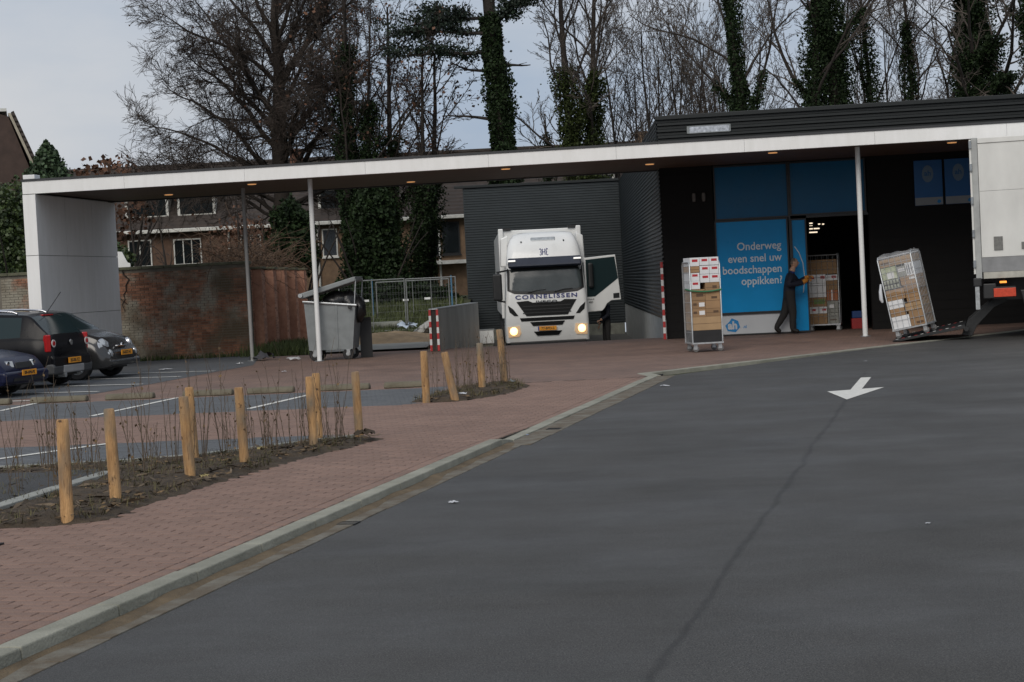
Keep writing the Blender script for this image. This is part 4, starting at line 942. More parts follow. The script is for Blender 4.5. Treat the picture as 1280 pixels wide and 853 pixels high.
# gable house on the left
gh = thing('gable_house', 'dark brick gable house with steep roof rising above green bushes', 'house', (-25.3, 68.6, 0), R(15.5))
MB().prism([(0,0),(7.2,0),(7.2,5.0),(6.3,7.1),(5.55,9.3),(4.9,9.5),(0,9.5)], 0, 9).build('wall', M('dark_house_brick', (.065,.043,.035), .9, .3, 2.5, .3, 50), gh)
MB().prism([(7.25,5.0),(7.33,5.05),(5.66,9.42),(5.55,9.42)], -.15, 9.2).build('verge', M('cream_verge', (.42,.38,.30), .7, .2, 3), gh)
MB().prism([(7.34,5.07),(7.46,5.12),(5.78,9.5),(5.67,9.45)], -.2, 9.3).build('roof_tiles', TILE, gh)
MB().box(-.1, 5.5, -.1, 9, 9.5, 9.62).build('ridge_cap', GUTW, gh)

# ------------------------------------------------------------------ trees
BARK = M('dark_bark', (.028,.022,.018), .9, .3, 6, .5, 30)
BARKR = M('winter_twig', (.052,.039,.031), .9, .3, 4, .3, 20); BARKG = M('grey_winter_twig', (.10,.082,.068), .9, .3, 4, .3, 20)
IVY = M('ivy_leaf', (.008,.016,.006), .65, 0, 3, island=.5, col2=(.022,.040,.013), spec=.2)
IVYB = M('olive_ivy_leaf', (.016,.026,.007), .65, 0, 3, island=.5, col2=(.042,.056,.015), spec=.2)
NEED = M('pine_needle', (.007,.016,.009), .65, 0, 2, island=.5, col2=(.018,.034,.018)); BROWNL = M('clinging_leaf', (.085,.042,.024), .85, 0, 2, island=.4, col2=(.15,.075,.045))
class Wood:
    def __init__(s): s.V = []; s.F = []; s.n = 0; s.thick = []
    def branch(s, P, Rr, k):
        P = np.asarray(P, float); T = np.gradient(P, axis=0); T /= np.linalg.norm(T, axis=1)[:, None] + 1e-9
        ref = np.array([1., .13, .07]); A = ref - T * (T @ ref)[:, None]; A /= np.linalg.norm(A, axis=1)[:, None] + 1e-9; B_ = np.cross(T, A)
        th = np.arange(k) * 2*math.pi/k; Rr = np.asarray(Rr)[:, None, None]
        ring = P[:, None, :] + Rr * (np.cos(th)[None, :, None]*A[:, None, :] + np.sin(th)[None, :, None]*B_[:, None, :])
        m_ = len(P); s.V.append(ring.reshape(-1, 3)); i = np.arange(m_-1)[:, None]*k; j = np.arange(k)[None, :]; j2 = (j+1) % k
        s.F.append((np.stack([i+j, i+j2, i+k+j2, i+k+j], -1).reshape(-1, 4)) + s.n); s.n += m_*k
    def obj(s, name, mat, parent):
        if not s.V: return
        return link(name, fast_mesh(name, np.concatenate(s.V), np.concatenate(s.F)), mat, parent)
def grow(r, start, dirv, length, rad, n, wob, trop, taper=.25):
    P = [np.array(start, float)]; d = np.array(dirv, float); d /= np.linalg.norm(d)
    for i in range(n):
        d = d + np.array([r.gauss(0, wob), r.gauss(0, wob), r.gauss(0, wob) + trop]); d /= np.linalg.norm(d); P.append(P[-1] + d*length/n)
    return np.array(P), np.linspace(rad, rad*taper, n+1)
def ramify(r, wt, wtw, P, Rr, L, lvl, cfg, tips):
    nb = cfg['nb'][lvl]; n = len(P)-1
    for b in range(nb):
        t = cfg['from'][lvl] + (1-cfg['from'][lvl]) * (b + r.random())/nb; f = t*n; i = min(int(f), n-1); p = P[i] + (P[i+1]-P[i])*(f-i); d = P[i+1]-P[i]; d = d/np.linalg.norm(d)
        a = r.gauss(cfg['ang'][lvl], .18); q = np.array([r.gauss(0,1), r.gauss(0,1), r.gauss(0,.55)]); q -= d*(q @ d); q /= np.linalg.norm(q)+1e-9
        nd = d*math.cos(a) + q*math.sin(a); ln = L*cfg['len'][lvl]*r.uniform(.6, 1.15)*(1-.45*t); rr = max(cfg['rmin'], (Rr[i]*cfg['rad'][lvl]))
        k = [7,5,4,3,3][min(lvl+1,4)]; sg = [9,7,5,4,3][min(lvl+1,4)] if lvl+1 < len(cfg['nb']) or lvl < 2 else 2
        P2, R2 = grow(r, p, nd, ln, rr, sg, cfg['wob'][lvl], cfg['trop'][lvl]); R2 = np.maximum(R2, cfg['rmin']*.7)
        (wt if lvl < 1 else wtw).branch(P2, R2, k)
        if lvl+1 < len(cfg['nb']): ramify(r, wt, wtw, P2, R2, ln, lvl+1, cfg, tips)
        else: tips.append(P2[-1])
        if lvl <= 1: wt.thick.append((P2, R2))
def leaf_cloud(name, pts, size, mat, parent, r, fold=.3):
    if not len(pts): return
    pts = np.asarray(pts); n = len(pts); rs = np.random.RandomState(r.randrange(1 << 30))
    U = rs.normal(size=(n,3)); U /= np.linalg.norm(U, axis=1)[:, None]; W = rs.normal(size=(n,3)); W -= U*(U*W).sum(1)[:, None]; W /= np.linalg.norm(W, axis=1)[:, None]
    s_ = (size * rs.uniform(.55, 1.25, n))[:, None]; N = np.cross(U, W)
    V = np.stack([pts - U*s_*.6, pts + W*s_*.5 + N*s_*fold*.4, pts + U*s_*.6, pts - W*s_*.5 + N*s_*fold*.4], 1).reshape(-1, 3)
    return link(name, fast_mesh(name, V, np.arange(4*n).reshape(n, 4)), mat, parent)
def ivy_on(r, P, Rr, dens, spread, upto=1.0, off=(0,0)):
    out = []; n = len(P)-1; L_ = sum(np.linalg.norm(P[i+1]-P[i]) for i in range(n)); sd = r.uniform(0, 99)
    for k in range(int(dens*2.1*L_)):
        t = r.random()*upto; f = t*n; i = min(int(f), n-1); p = P[i] + (P[i+1]-P[i])*(f-i)
        a = r.uniform(0, 6.28); lump = .15 + 1.5*max(0, mnoise.noise((math.cos(a)*1.2, math.sin(a)*1.2 + p[2]*.9, sd)) + .36)*(1 if r.random() > .04 else 1.6); rr = Rr[i] + spread*lump*(1-.55*t)*r.random()**.55
        out.append(p + np.array([math.cos(a)*rr, math.sin(a)*rr, r.uniform(-.15,.15)]))
    return out
BASE = dict(nb=[10,8,7,5], ang=[.9,.75,.7,.6], len=[.52,.5,.5,.5], rad=[.42,.5,.5,.55], wob=[.13,.16,.18,.2], trop=[.05,.03,.02,.0], rmin=.011)
BASE['from'] = [.3,.2,.2,.15]
def tree(name, label, px, Y, H, rad, cfg, seed, twig=BARKR, stems=((0,0,1),), ivy=0, spread=.6, ivyup=.8, ivym=IVY, limb_ivy=0.0, group=None, leaves=0, z0=0.0, forks=True, isz=.095):
    X = (ray(px, 190) * (Y / ray(px, 190).y)).x; r = random.Random(seed); t = thing(name, label, 'tree', (X, Y, z0), 0, group)
    wt, tw = Wood(), Wood(); tips = []; iv = []
    for k, (dx, dy, sc_) in enumerate(stems):
        P, Rr = grow(r, (dx*.8, dy*.8, -.3), (dx*.22, dy*.22, 1), H*sc_, rad*(1 if len(stems) == 1 else .75)*sc_, 14, .022, .03, .18)
        Rr[0] *= 1.35; wt.branch(P, Rr, 9); wt.thick = []
        ramify(r, wt, tw, P, Rr, H*sc_, 0, cfg, tips)
        if ivy:
            iv += ivy_on(r, P, Rr, ivy, spread, ivyup)
            if limb_ivy:
                for P2, R2 in wt.thick:
                    if R2[0] > rad*.22: iv += ivy_on(r, P2, R2, ivy*limb_ivy*1.8, spread*.55, .4)
    wt.obj('trunk', BARK, t); tag(tw.obj('crown', twig, t), kind='stuff')
    if iv: leaf_cloud('ivy', iv, isz, ivym, t, r)
    if leaves:
        pts = [tips[r.randrange(len(tips))] + np.array([r.gauss(0,.15)]*3) for _ in range(leaves)]; leaf_cloud('dead_leaves', pts, .13, BROWNL, t, r)
    return t
def cfg(**k):
    c = dict(BASE); c.update({('from' if a == 'frm' else a): b for a, b in k.items()}); return c
def beech():
    Y = 78.0; X = (ray(345, 190) * (Y / ray(345, 190).y)).x; r = random.Random(24); t = thing('beech_tree', 'great leafless beech with broad rounded crown of fine drooping twigs', 'tree', (X, Y, 0))
    wt, tw = Wood(), Wood(); tips = []
    P = np.array([(.02*i + .07*math.sin(i*1.1), .05*math.sin(i*.8), i*.9 - .3) for i in range(21)]); Rr = np.linspace(.60, .07, 21)**1.0; Rr[0] = .85; wt.branch(P, Rr, 11)
    c = cfg(nb=[15,11,8], ang=[.72,.72,.6], len=[.50,.54,.80], frm=[.1,.08,.08], trop=[.02,-.015,-.06], wob=[.19,.2,.15], rad=[.42,.5,.6], rmin=.0098)
    for k in range(28):
        z = 4.6 + 8.6*(k/27)**1.1 + r.uniform(-.2,.2); i = min(int((z+.3)/.9), 19); p0 = P[i] + (P[i+1]-P[i])*((z+.3)/.9 - i); a = k*2.4 + r.uniform(-.4,.4); f = k/27
        if k < 10: a = (math.pi if k % 2 == 0 else 0) + r.uniform(-1.0, 1.0)
        el = .55 + .62*f + r.uniform(-.12,.12); ln = (7.4 - .8*f)*r.uniform(.9, 1.12)
        B1, BR = grow(r, p0, (math.cos(a)*math.cos(el), math.sin(a)*math.cos(el), math.sin(el)), ln, .105 + .03*math.sin(f*3.1), 12, .13, -.028 + .04*f, .12); wt.branch(B1, BR, 6)
        ramify(r, wt, tw, B1, BR, ln, 0, c, tips)
    wt.obj('trunk', BARK, t); tag(tw.obj('crown', BARKR, t), kind='stuff')
    leaf_cloud('dead_leaves', [tips[r.randrange(len(tips))] for _ in range(250)], .12, BROWNL, t, r)
beech()
G1 = cfg(nb=[12,7,6,4], ang=[.6,.6,.6,.55], frm=[.35,.25,.2,.1], len=[.45,.48,.48,.5])
tree('ivy_clad_tree', 'leafless tree whose lower trunk carries brown-green ivy beside the great beech', 443, 73, 17, .3, G1, 31, ivy=420, spread=.75, ivyup=.72, stems=((-.3,0,1),(.25,.2,.8)), leaves=500)
tree('ivy_clad_tree', 'leafless tree with several ivy-wrapped stems spreading like a fan', 478, 74, 14, .3, G1, 37, ivy=330, spread=.75, ivyup=.6, stems=((-.45,0,.95),(.1,.2,1),(.9,0,.85)), limb_ivy=.1, leaves=700)
tree('ivy_clad_tree', 'slim leafless ivy-wrapped tree leaning out with a few dead leaves', 507, 75.5, 12, .24, G1, 41, ivy=280, spread=.55, ivyup=.55, stems=((.55,0,1),), leaves=300)
G2 = cfg(nb=[13,9,7,4], ang=[.55,.6,.55,.5], frm=[.32,.2,.2,.1], len=[.5,.48,.48,.5], trop=[.08,.05,.04,.0])
tree('ivy_clad_tree', 'leafless tree with forked limbs clad in bright green ivy behind the canopy', 722, 73, 18, .34, G2, 52, BARKG, ivy=360, spread=.62, ivyup=.6, ivym=IVYB, stems=((-.1,0,1),(.3,.2,.95)), limb_ivy=.2)
tree('ivy_clad_tree', 'small ivy-covered stem beside the forked ivy tree', 681, 74, 9, .16, cfg(nb=[9,6,5], frm=[.3,.2,.1], ang=[.5,.5,.5], len=[.4,.5,.5], rad=[.42,.5,.5], wob=[.13,.16,.18], trop=[.06,.04,.02]), 57, BARKG, ivy=180, spread=.6, ivyup=.9)
G3 = cfg(nb=[10,8,6,2], ang=[.42,.5,.5,.5], frm=[.12,.15,.15,.1], len=[.62,.5,.5,.5], trop=[.10,.06,.04,.0], rad=[.5,.5,.5,.5])
GB_ = 'bare multi-stemmed trees behind the flat roof'
LBRS = ['slender leafless many-stemmed tree just beyond the end of the dark flat roof', 'slender leafless many-stemmed tree next to the forked green-ivy tree', 'slender leafless many-stemmed tree next to the twin-stemmed ivy tree', 'paler leafless tree behind two slender many-stemmed ones', 'leafless crown behind the tree with loose patchy ivy']
for LBR, (px, Y, H, sd) in zip(LBRS, [(842,76,12.5,61),(792,79,12.5,63),(912,80,13,64),(880,84,14,65),(1105,82,14.5,67)]):
    tree('bare_tree', LBR, px, Y, H, .17, G3, sd, BARKG, stems=((-.35,0,1),(.05,.2,.9),(.45,0,.95)), group=GB_)
tree('ivy_clad_tree', 'tall twin-stemmed tree thickly wrapped in dark ivy above the flat roof', 978, 70, 19, .36, G1, 71, BARKG, ivy=520, spread=.62, ivyup=.92, stems=((-.5,0,1),(.5,.1,.95)), limb_ivy=.1)
tree('ivy_clad_tree', 'tall single-stemmed tree thickly wrapped in ivy, between the twin-stemmed tree and slimmer ones', 1054, 71, 19, .4, G1, 73, BARKG, ivy=800, spread=.75, ivyup=.9, limb_ivy=.06)
tree('ivy_clad_tree', 'slim leafless tree with loose patchy ivy on twin stems', 1122, 73, 16, .24, G1, 76, BARKG, ivy=260, spread=.55, ivyup=.75, stems=((-.25,0,1),(.35,.2,1)))
tree('ivy_clad_tree', 'thin leafless tree with a narrow sleeve of ivy', 1196, 74, 17, .2, G1, 79, BARKG, ivy=260, spread=.45, ivyup=.8)
tree('ivy_clad_tree', 'broad tree smothered in dark ivy down to the flat roof, near the parked truck', 1238, 71, 19, .42, cfg(nb=[14,8,6,4], ang=[.85,.7,.65,.55], frm=[.2,.2,.2,.1]), 83, BARKG, ivy=1000, spread=.95, ivyup=.85, limb_ivy=.12)
tree('ivy_clad_tree', 'leafless ivy-hung tree at the far end of the flat roof', 1292, 74, 18, .3, G1, 85, BARKG, ivy=500, spread=.7, ivyup=.8, limb_ivy=.1)
# pine with ivy on the trunk
def pine():
    Y = 72.0; X = (ray(640, 190) * (Y / ray(640, 190).y)).x; r = random.Random(5); t = thing('pine_tree', 'tall pine with flat dark needle plates and ivy-wrapped trunk', 'tree', (X, Y, 0))
    wt, tw = Wood(), Wood(); P = np.array([(-.055*i + .04*math.sin(i), 0, i*1.2 - .3) for i in range(16)]); Rr = np.linspace(.42, .2, 16); wt.branch(P, Rr, 9); nd = []
    for z, dx, dy, ln, up_ in [(11.1,-1,.1,4.6,.05),(11.9,-1,-.3,4.2,.12),(12.6,-1,.35,3.8,.1),(12.3,.9,.2,2.4,.35),(13.3,-.8,-.5,4.3,.1),(13.9,1,-.3,2.6,.25),(14.4,-.9,.3,3.6,.2),(15.2,.7,.5,2.9,.2),(15.6,-.7,-.6,3.2,.2),(10.4,-.9,.5,2.4,-.05),(10.6,1,.1,1.5,.1),(8.3,-1,.2,2.6,.12),(16.5,.4,.7,2.6,.2),(16.8,-.8,.2,2.6,.25)]:
        p0 = np.array([-.055*z/1.2, 0, z]); B1, BR = grow(r, p0, (dx,dy,up_), ln, .09, 8, .09, .015); wt.branch(B1, BR, 5)
        bare = z < 11
        for b in range(16 if not bare else 6):
            f = .3 + .7*r.random(); i = min(int(f*8), 7); q = B1[i]; C, CR = grow(r, q, (dx*.6 + r.gauss(0,.7), dy*.6 + r.gauss(0,.7), .15 + r.gauss(0,.2)), ln*.28*r.uniform(.6,1.2), .03, 4, .15, .05); tw.branch(C, np.maximum(CR,.012), 3)
            if not bare:
                for k in range(150): c = C[1 + r.randrange(4)]; nd.append(c + np.array([r.gauss(0,.24), r.gauss(0,.24), r.gauss(.06,.12)]))
    wt.obj('trunk', BARK, t); tag(tw.obj('branches', BARK, t), kind='stuff'); leaf_cloud('needles', nd, .10, NEED, t, r)
    leaf_cloud('ivy', ivy_on(r, P, Rr, 520, .42, .72) + ivy_on(r, P[:7], Rr[:7], 420, .7, 1.0), .115, IVY, t, r)
pine()
# evergreens, thickets
def bush(name, label, px, Y, zc, rx, ry, rz_, n, size, mat, seed, cat='bush', cone=False, stems=True, X=None, core=True):
    if X is None: X = (ray(px, 250) * (Y / ray(px, 250).y)).x
    r = random.Random(seed); t = thing(name, label, cat, (X, Y, 0)); pts = []
    while len(pts) < n:
        v = np.array([r.uniform(-1,1), r.uniform(-1,1), r.uniform(-1,1)]); d = np.linalg.norm(v)
        if d > 1: continue
        if cone:
            h = (v[2]+1)/2; ww = (1-h)**.8*(.75 + .35*mnoise.noise((math.atan2(v[1],v[0])*1.6, h*6, seed))); a = r.uniform(0, 6.28); q = r.random()**.4; pts.append(np.array([math.cos(a)*rx*ww*q, math.sin(a)*ry*ww*q, zc + (2*h-1)*rz_])); continue
        k = mnoise.noise(Vector(v)*2.3 + Vector((seed,0,0)))*.5 + mnoise.noise(Vector(v)*5 + Vector((seed,9,0)))*.3
        if d < .35 or d > .82 + k*.55 or mnoise.noise(Vector(v)*4 + Vector((seed,4,4))) < -.38: continue
        pts.append(np.array([v[0]*rx, v[1]*ry, zc + v[2]*rz_]))
    leaf_cloud('foliage', pts, size, mat, t, r)
    wt = Wood()
    for k in range(7 if not cone else 1):
        a = r.uniform(0, 6.28); P, Rr = grow(r, (math.cos(a)*rx*.15, math.sin(a)*ry*.15, -.1), (math.cos(a)*.35 if not cone else 0, math.sin(a)*.35 if not cone else 0, 1), (zc + rz_*.55), .07 if not cone else .12, 8, .08, .03); wt.branch(P, Rr, 5)
    wt.obj('stems', BARK, t); return t
CON = M('conifer_green', (.022,.046,.020), .7, 0, 2, island=.45, col2=(.05,.085,.035)); LAU = M('laurel_green', (.022,.040,.012), .5, 0, 2, island=.5, col2=(.07,.10,.03))
bush('conifer', 'pointed green conifer beside the steep gable house', 62, 68, 4.0, 4.6, 4.6, 4.1, 26000, .13, CON, 3, 'tree', cone=True)
bush('laurel_bush', 'tall bright green bush at the foot of the gable house', 5, 56, 3.0, 1.25, 1.6, 3.1, 14000, .12, LAU, 4)
bush('laurel_bush', 'dark green bush behind the old wall beside the white canopy end', 140, 50, 2.3, .75, 1.0, 1.1, 5000, .10, LAU, 6)
bush('red_leaved_tree', 'small tree keeping sparse red-brown leaves before the long roof', 140, 86, 6.6, 2.6, 2.0, 2.9, 900, .26, BROWNL, 8, 'tree')
bush('ivy_thicket', 'dense dark ivy thicket filling the gap between two houses', 466, 70, 2.7, 1.45, 1.3, 3.9, 18000, .13, IVY, 12)
bush('evergreen_hedge', 'dark evergreen hedge above the return of the old wall', 362, 62, 3.3, 1.1, 1.3, 2.0, 9000, .13, IVY, 15)
bush('evergreen_hedge', 'low dark shrubbery on top of the grassy bank', 470, 68, 1.2, 3.6, 1.2, .9, 11000, .12, IVY, 16)
bush('brown_shrub', 'brown leafless scrub veiling the terraced houses', 300, 66, 3.0, 1.8, 1.2, 2.2, 1300, .12, BROWNL, 17)
# tangle of dry vines spilling over the return wall
vt = thing('dry_vine_tangle', 'tangle of dry brown vines spilling over the return of the old wall', 'vine', (-6.9, 49.5, 0)); wt = Wood(); r = random.Random(3)
for k in range(420):
    y0 = r.uniform(-3.6, 4.2); P, Rr = grow(r, (r.uniform(-1.3,.2), y0, 2.1 + r.uniform(0,.7)), (r.gauss(0,.6), r.gauss(0,.6), r.uniform(.1,1)), r.uniform(.8,2.0), .014, 7, .33, -.16); wt.branch(P, np.maximum(Rr,.006), 3)
wt.obj('vines', M('dry_vine', (.11,.068,.042), .9, .3, 3, island=.3), vt)
wt = Wood()
for k in range(8): P, Rr = grow(r, (r.uniform(-.9,-.35), r.uniform(-3,4), 0), (0,0,1), 2.6, .03, 7, .1, .02); wt.branch(P, Rr, 5)
wt.obj('main_stems', BARKR, vt)
# bare saplings in the gardens in front of the terraces
for px, Y, H, sd in [(163,60,5.5,91),(205,62,5.2,92),(292,64,6.0,93)]:
    tree('garden_sapling', 'thin dark leafless sapling in a garden behind the old wall', px, Y, H, .08, cfg(nb=[7,5,4], frm=[.3,.2,.1], ang=[.6,.5,.5], len=[.42,.5,.5], rad=[.45,.5,.5], wob=[.12,.15,.18], trop=[.05,.03,.02], rmin=.009), sd, group='garden saplings behind the wall')
# ------------------------------------------------------------------ cars
def interp(pts, x):
    if x <= pts[0][0]: return pts[0][1]
    for (a, b_), (c, d) in zip(pts, pts[1:]):
        if x <= c:
            t = (x-a)/(c-a); return b_ + (d-b_)*t
    return pts[-1][1]
def smooth_interp(pts, x, e=.05): return (interp(pts, x-e) + 2*interp(pts, x) + interp(pts, x+e))/4
GLASS = M('car_glass', (.016,.030,.033), .06, 0, 3, spec=.35); CHROME = M('chrome', (.6,.6,.62), .15, .05, 5, metal=1)
HEADL = M('headlamp_glass', (.45,.48,.5), .08, .2, 30, spec=.8, metal=.3); TAILR = M('tail_lamp_red', (.42,.01,.012), .15, .15, 8, spec=.7); TAILW = M('tail_lamp_clear', (.6,.55,.53), .15, .1, 8)
CLAD = M('grey_bumper_plastic', (.05,.052,.055), .6, .15, 6, .1, 80)
def car(label, paint, S, loc, rz, cladding=False):
    t = thing('parked_car', label, 'car', loc, rz, None); L_, W, xf, xr, rw = S['L'], S['W'], S['xf'], S['xr'], S['rw']
    xs = sorted(set([round(-L_/2 + L_*i/64, 4) for i in range(65)] + S.get('extra', []))); ar = rw + .055
    rings = []
    for x in xs:
        u = abs(x)/(L_/2); hw = W/2*(1 - .30*max(0, u-.80)**2/.04*.55); top = smooth_interp(S['top'], x); bel = min(smooth_interp(S['belt'], x), top-.015)
        zb = interp(S['bot'], x); low = zb
        for xw in (xf, xr):
            if abs(x-xw) < ar: zb = max(zb, rw + math.sqrt(ar*ar - (x-xw)**2))
        gh = max(0, top - bel); g = min(1, gh/.35); wr = hw*(.93 - .05*g) - .20*gh
        mid = low + (bel-low)*.5
        pts = [(0, low), (hw*.86, low), (hw*.965, zb), (hw*1.0, max(zb+.02, mid*.8+zb*.1)), (hw*1.0, max(zb+.03, mid+.07)), (hw*.965, max(zb+.05, bel-.05)), (hw*.925, bel), (wr + (hw*.915-wr)*.97, bel+gh*.06), (wr*1.0, bel+gh*.84), (wr*.93, top-gh*.05-.004), (wr*.6, top-.0025), (0, top)]
        rings.append([(x, y, z) for y, z in pts])
    n = len(rings[0]); parts = {'body': MB(), 'windscreen': MB(), 'rear_window': MB()}
    gl = S['side_glass']; ws = S['windscreen']; rg = S['rear_glass']
    for i in range(len(xs)-1):
        xm = (xs[i]+xs[i+1])/2
        for j in range(n-1):
            key = 'body'
            gi = [q for q, (a, b_) in enumerate(gl) if a < xm < b_]
            if j == 7 and gi: key = ('side_window', gi[0])
            if j in (9, 10) and ws[0] < xm < ws[1]: key = 'windscreen'
            if j in (9, 10) and rg[0] < xm < rg[1]: key = 'rear_window'
            for s_ in (1, -1):
                q = [rings[i][j], rings[i+1][j], rings[i+1][j+1], rings[i][j+1]]; parts.setdefault(key if isinstance(key, str) else key + (s_,), MB()).add([(p[0], p[1]*s_, p[2]) for p in q], [(0,1,2,3)])
    for e in (0, -1):
        rg_ = rings[e]; parts['body'].add([(p[0], p[1], p[2]) for p in rg_] + [(p[0], -p[1], p[2]) for p in rg_[-2:0:-1]], [tuple(range(2*n-2))])
    for k, mb in parts.items():
        if not mb.f: continue
        k = k if isinstance(k, str) else k[0]
        me = bpy.data.meshes.new(k); me.from_pydata(mb.v, [], mb.f); bm = bmesh.new(); bm.from_mesh(me); bmesh.ops.remove_doubles(bm, verts=bm.verts[:], dist=.0004); bmesh.ops.recalc_face_normals(bm, faces=bm.faces[:]); bm.to_mesh(me); bm.free()
        me.polygons.foreach_set('use_smooth', [True]*len(me.polygons)); me.set_sharp_from_angle(angle=R(38)); link(k, me, paint if k == 'body' else GLASS, t)
    for xw in (xf, xr):
        for s_ in (1, -1):
            w_ = empty('wheel', (xw, s_*(W/2-.11), rw)); w_.parent = t
            MB().lathe([(rw*.62,-.09),(rw*.93,-.1),(rw,-.07),(rw,.07),(rw*.93,.1),(rw*.62,.09)], 28, 'y', closed=True).build('tyre', RUBBER, w_, smooth=35)
            m = MB().lathe([(rw*.6,.0),(rw*.63,s_*.085),(rw*.57,s_*.09),(rw*.54,s_*.04),(.0,s_*.03)], 28, 'y')
            for k in range(7):
                a = k*2*math.pi/7; m.tube([(math.cos(a)*.04, s_*.07, math.sin(a)*.04), (math.cos(a)*rw*.58, s_*.078, math.sin(a)*rw*.58)], .02, 5)
            m.build('rim', STEEL, w_, smooth=35)
            if cladding:
                pts = []
                for k in range(13): a = math.pi*k/12; pts.append((xw + (ar+.02)*math.cos(a), s_*(W/2-.012), rw*.9 + (ar+.02)*math.sin(a)))
                MB().tube(pts, .045, 6).build('wheel_arch_trim', CLAD, t, smooth=50)
    MB().box(-L_/2+.25, L_/2-.25, -W/2+.22, W/2-.22, .2, .5).build('underbody', BLACK, t)
    return t
def plate(parent, x, z, tx, sgn, w_=.5, h=.11):
    p = empty('number_plate', (x, 0, z), R(90)*sgn); p.parent = parent
    MB().box(-w_/2, w_/2, -.012, 0, -h/2, h/2).build('plate', ORANGEPLATE, p, bevel=.004)
    text('characters', tx, h*.78, PLATEINK, p, (0, -.0135, -h*.27), align='CENTER', bold=.003, ext=.0008, sx=1.02)
def strip(parent, name, pts, mat, th=.02): # quad patch with thickness, any orientation
    m = MB(); a = [Vector(p) for p in pts]; n = (a[1]-a[0]).cross(a[3]-a[0]).normalized()*th; m.add([*(a), *[p - n for p in a]], [(0,1,2,3),(7,6,5,4),(0,4,5,1),(1,5,6,2),(2,6,7,3),(3,7,4,0)]); return m.build(name, mat, parent, bevel=.006)
TH = R(14)
# black hatchback, tail to the lane
BLKP = M('black_car_paint', (.004,.004,.0055), .3, .05, 3, spec=.2, coat=.05)
S = dict(L=3.93, W=1.68, xf=1.22, xr=-1.24, rw=.305, top=[(-1.965,.62),(-1.93,.95),(-1.88,1.0),(-1.50,1.40),(-1.35,1.455),(-.6,1.50),(.1,1.50),(.45,1.46),(1.15,1.0),(1.75,.86),(1.93,.62),(1.965,.5)],
  belt=[(-1.965,.5),(-1.9,.93),(-1.3,.97),(.9,.92),(1.2,.86),(1.965,.48)], bot=[(-1.965,.30),(-1.7,.25),(1.7,.22),(1.965,.28)], side_glass=[(-1.30,-.78),(-.68,.3),(.36,.95)], windscreen=(.48,1.13), rear_glass=(-1.86,-1.48))
polo = car('black hatchback with silver roof rails, tail towards the lane', BLKP, S, (-10.55, 34.25, .012), R(180)-TH, cladding=True)
for s_ in (1,-1):
    MB().tube([(-1.15,s_*.56,1.46),(-1.05,s_*.56,1.50),(-.6,s_*.57,1.535),(.0,s_*.57,1.535),(.4,s_*.56,1.50),(.5,s_*.56,1.46)], .022, 8).build('roof_rail', CHROME, polo, smooth=50)
    m = MB().prism([(-.12,0),(.0,0),(.04,.06),(.04,.20),(-.02,.33),(-.13,.33)], -.055, .055); o = m.build('tail_light', TAILR, polo, bevel=.02); o.location = (-1.80, s_*.70, .70); o.rotation_euler = (0, 0, -s_*R(38))
    c = empty('lamp_ring', (-1.925, s_*.66, .86)); c.parent = polo; MB().lathe([(.0,-.012),(.075,-.012),(.075,.0),(.0,.0)], 18, 'x', (-.012,0,0)).build('lens', TAILW, c, smooth=40); MB().lathe([(.0,-.02),(.045,-.02),(.045,-.012),(.0,-.012)], 16, 'x', (-.012,0,0)).build('centre', TAILR, c, smooth=40)
    MB().box(-.08,.10,-.05,.12,-.07,.07).build('door_mirror', BLKP, polo, bevel=.03).location = (.75, s_*.86, .98)
MB().prism([(-1.97,.28),(-1.99,.42),(-1.985,.58),(-1.93,.64),(-1.7,.64),(-1.7,.28)], -.74, .74).build('rear_bumper', BLKP, polo, bevel=.05, seg=3)
MB().box(-2.0,-1.90,-.42,.42,.27,.43).build('skid_plate', M('silver_plastic', (.28,.28,.28), .45, .1, 4), polo, bevel=.03)
MB().prism([(-1.98,.26),(-1.995,.4),(-1.97,.46),(-1.7,.46),(-1.7,.26)], -.775, .775).build('bumper_cladding', CLAD, polo, bevel=.03)
plate(polo, -2.012, .51, '35-RK-TZ', -1); MB().lathe([(.0,-.01),(.055,-.01),(.055,.0),(.0,.0)], 20, 'x', (-1.955,0,.86)).build('badge', CHROME, polo, smooth=40)
MB().tube([(-1.3,-.3,1.45),(-1.62,-.32,1.85)], .008, 5).build('aerial', BLACK, polo); MB().box(-1.50,-1.36,-.2,.2,1.40,1.425).build('brake_light', TAILR, polo, bevel=.008)
MB().tube([(-1.55,-.2,1.30),(-1.75,.05,1.10)], .012, 5).build('wiper', BLACK, polo)
MB().lathe([(.0,-.05),(.05,-.05),(.05,.1),(.0,.1)], 12, 'x', (-1.95,.35,.24)).build('exhaust', STEEL, polo, smooth=40)
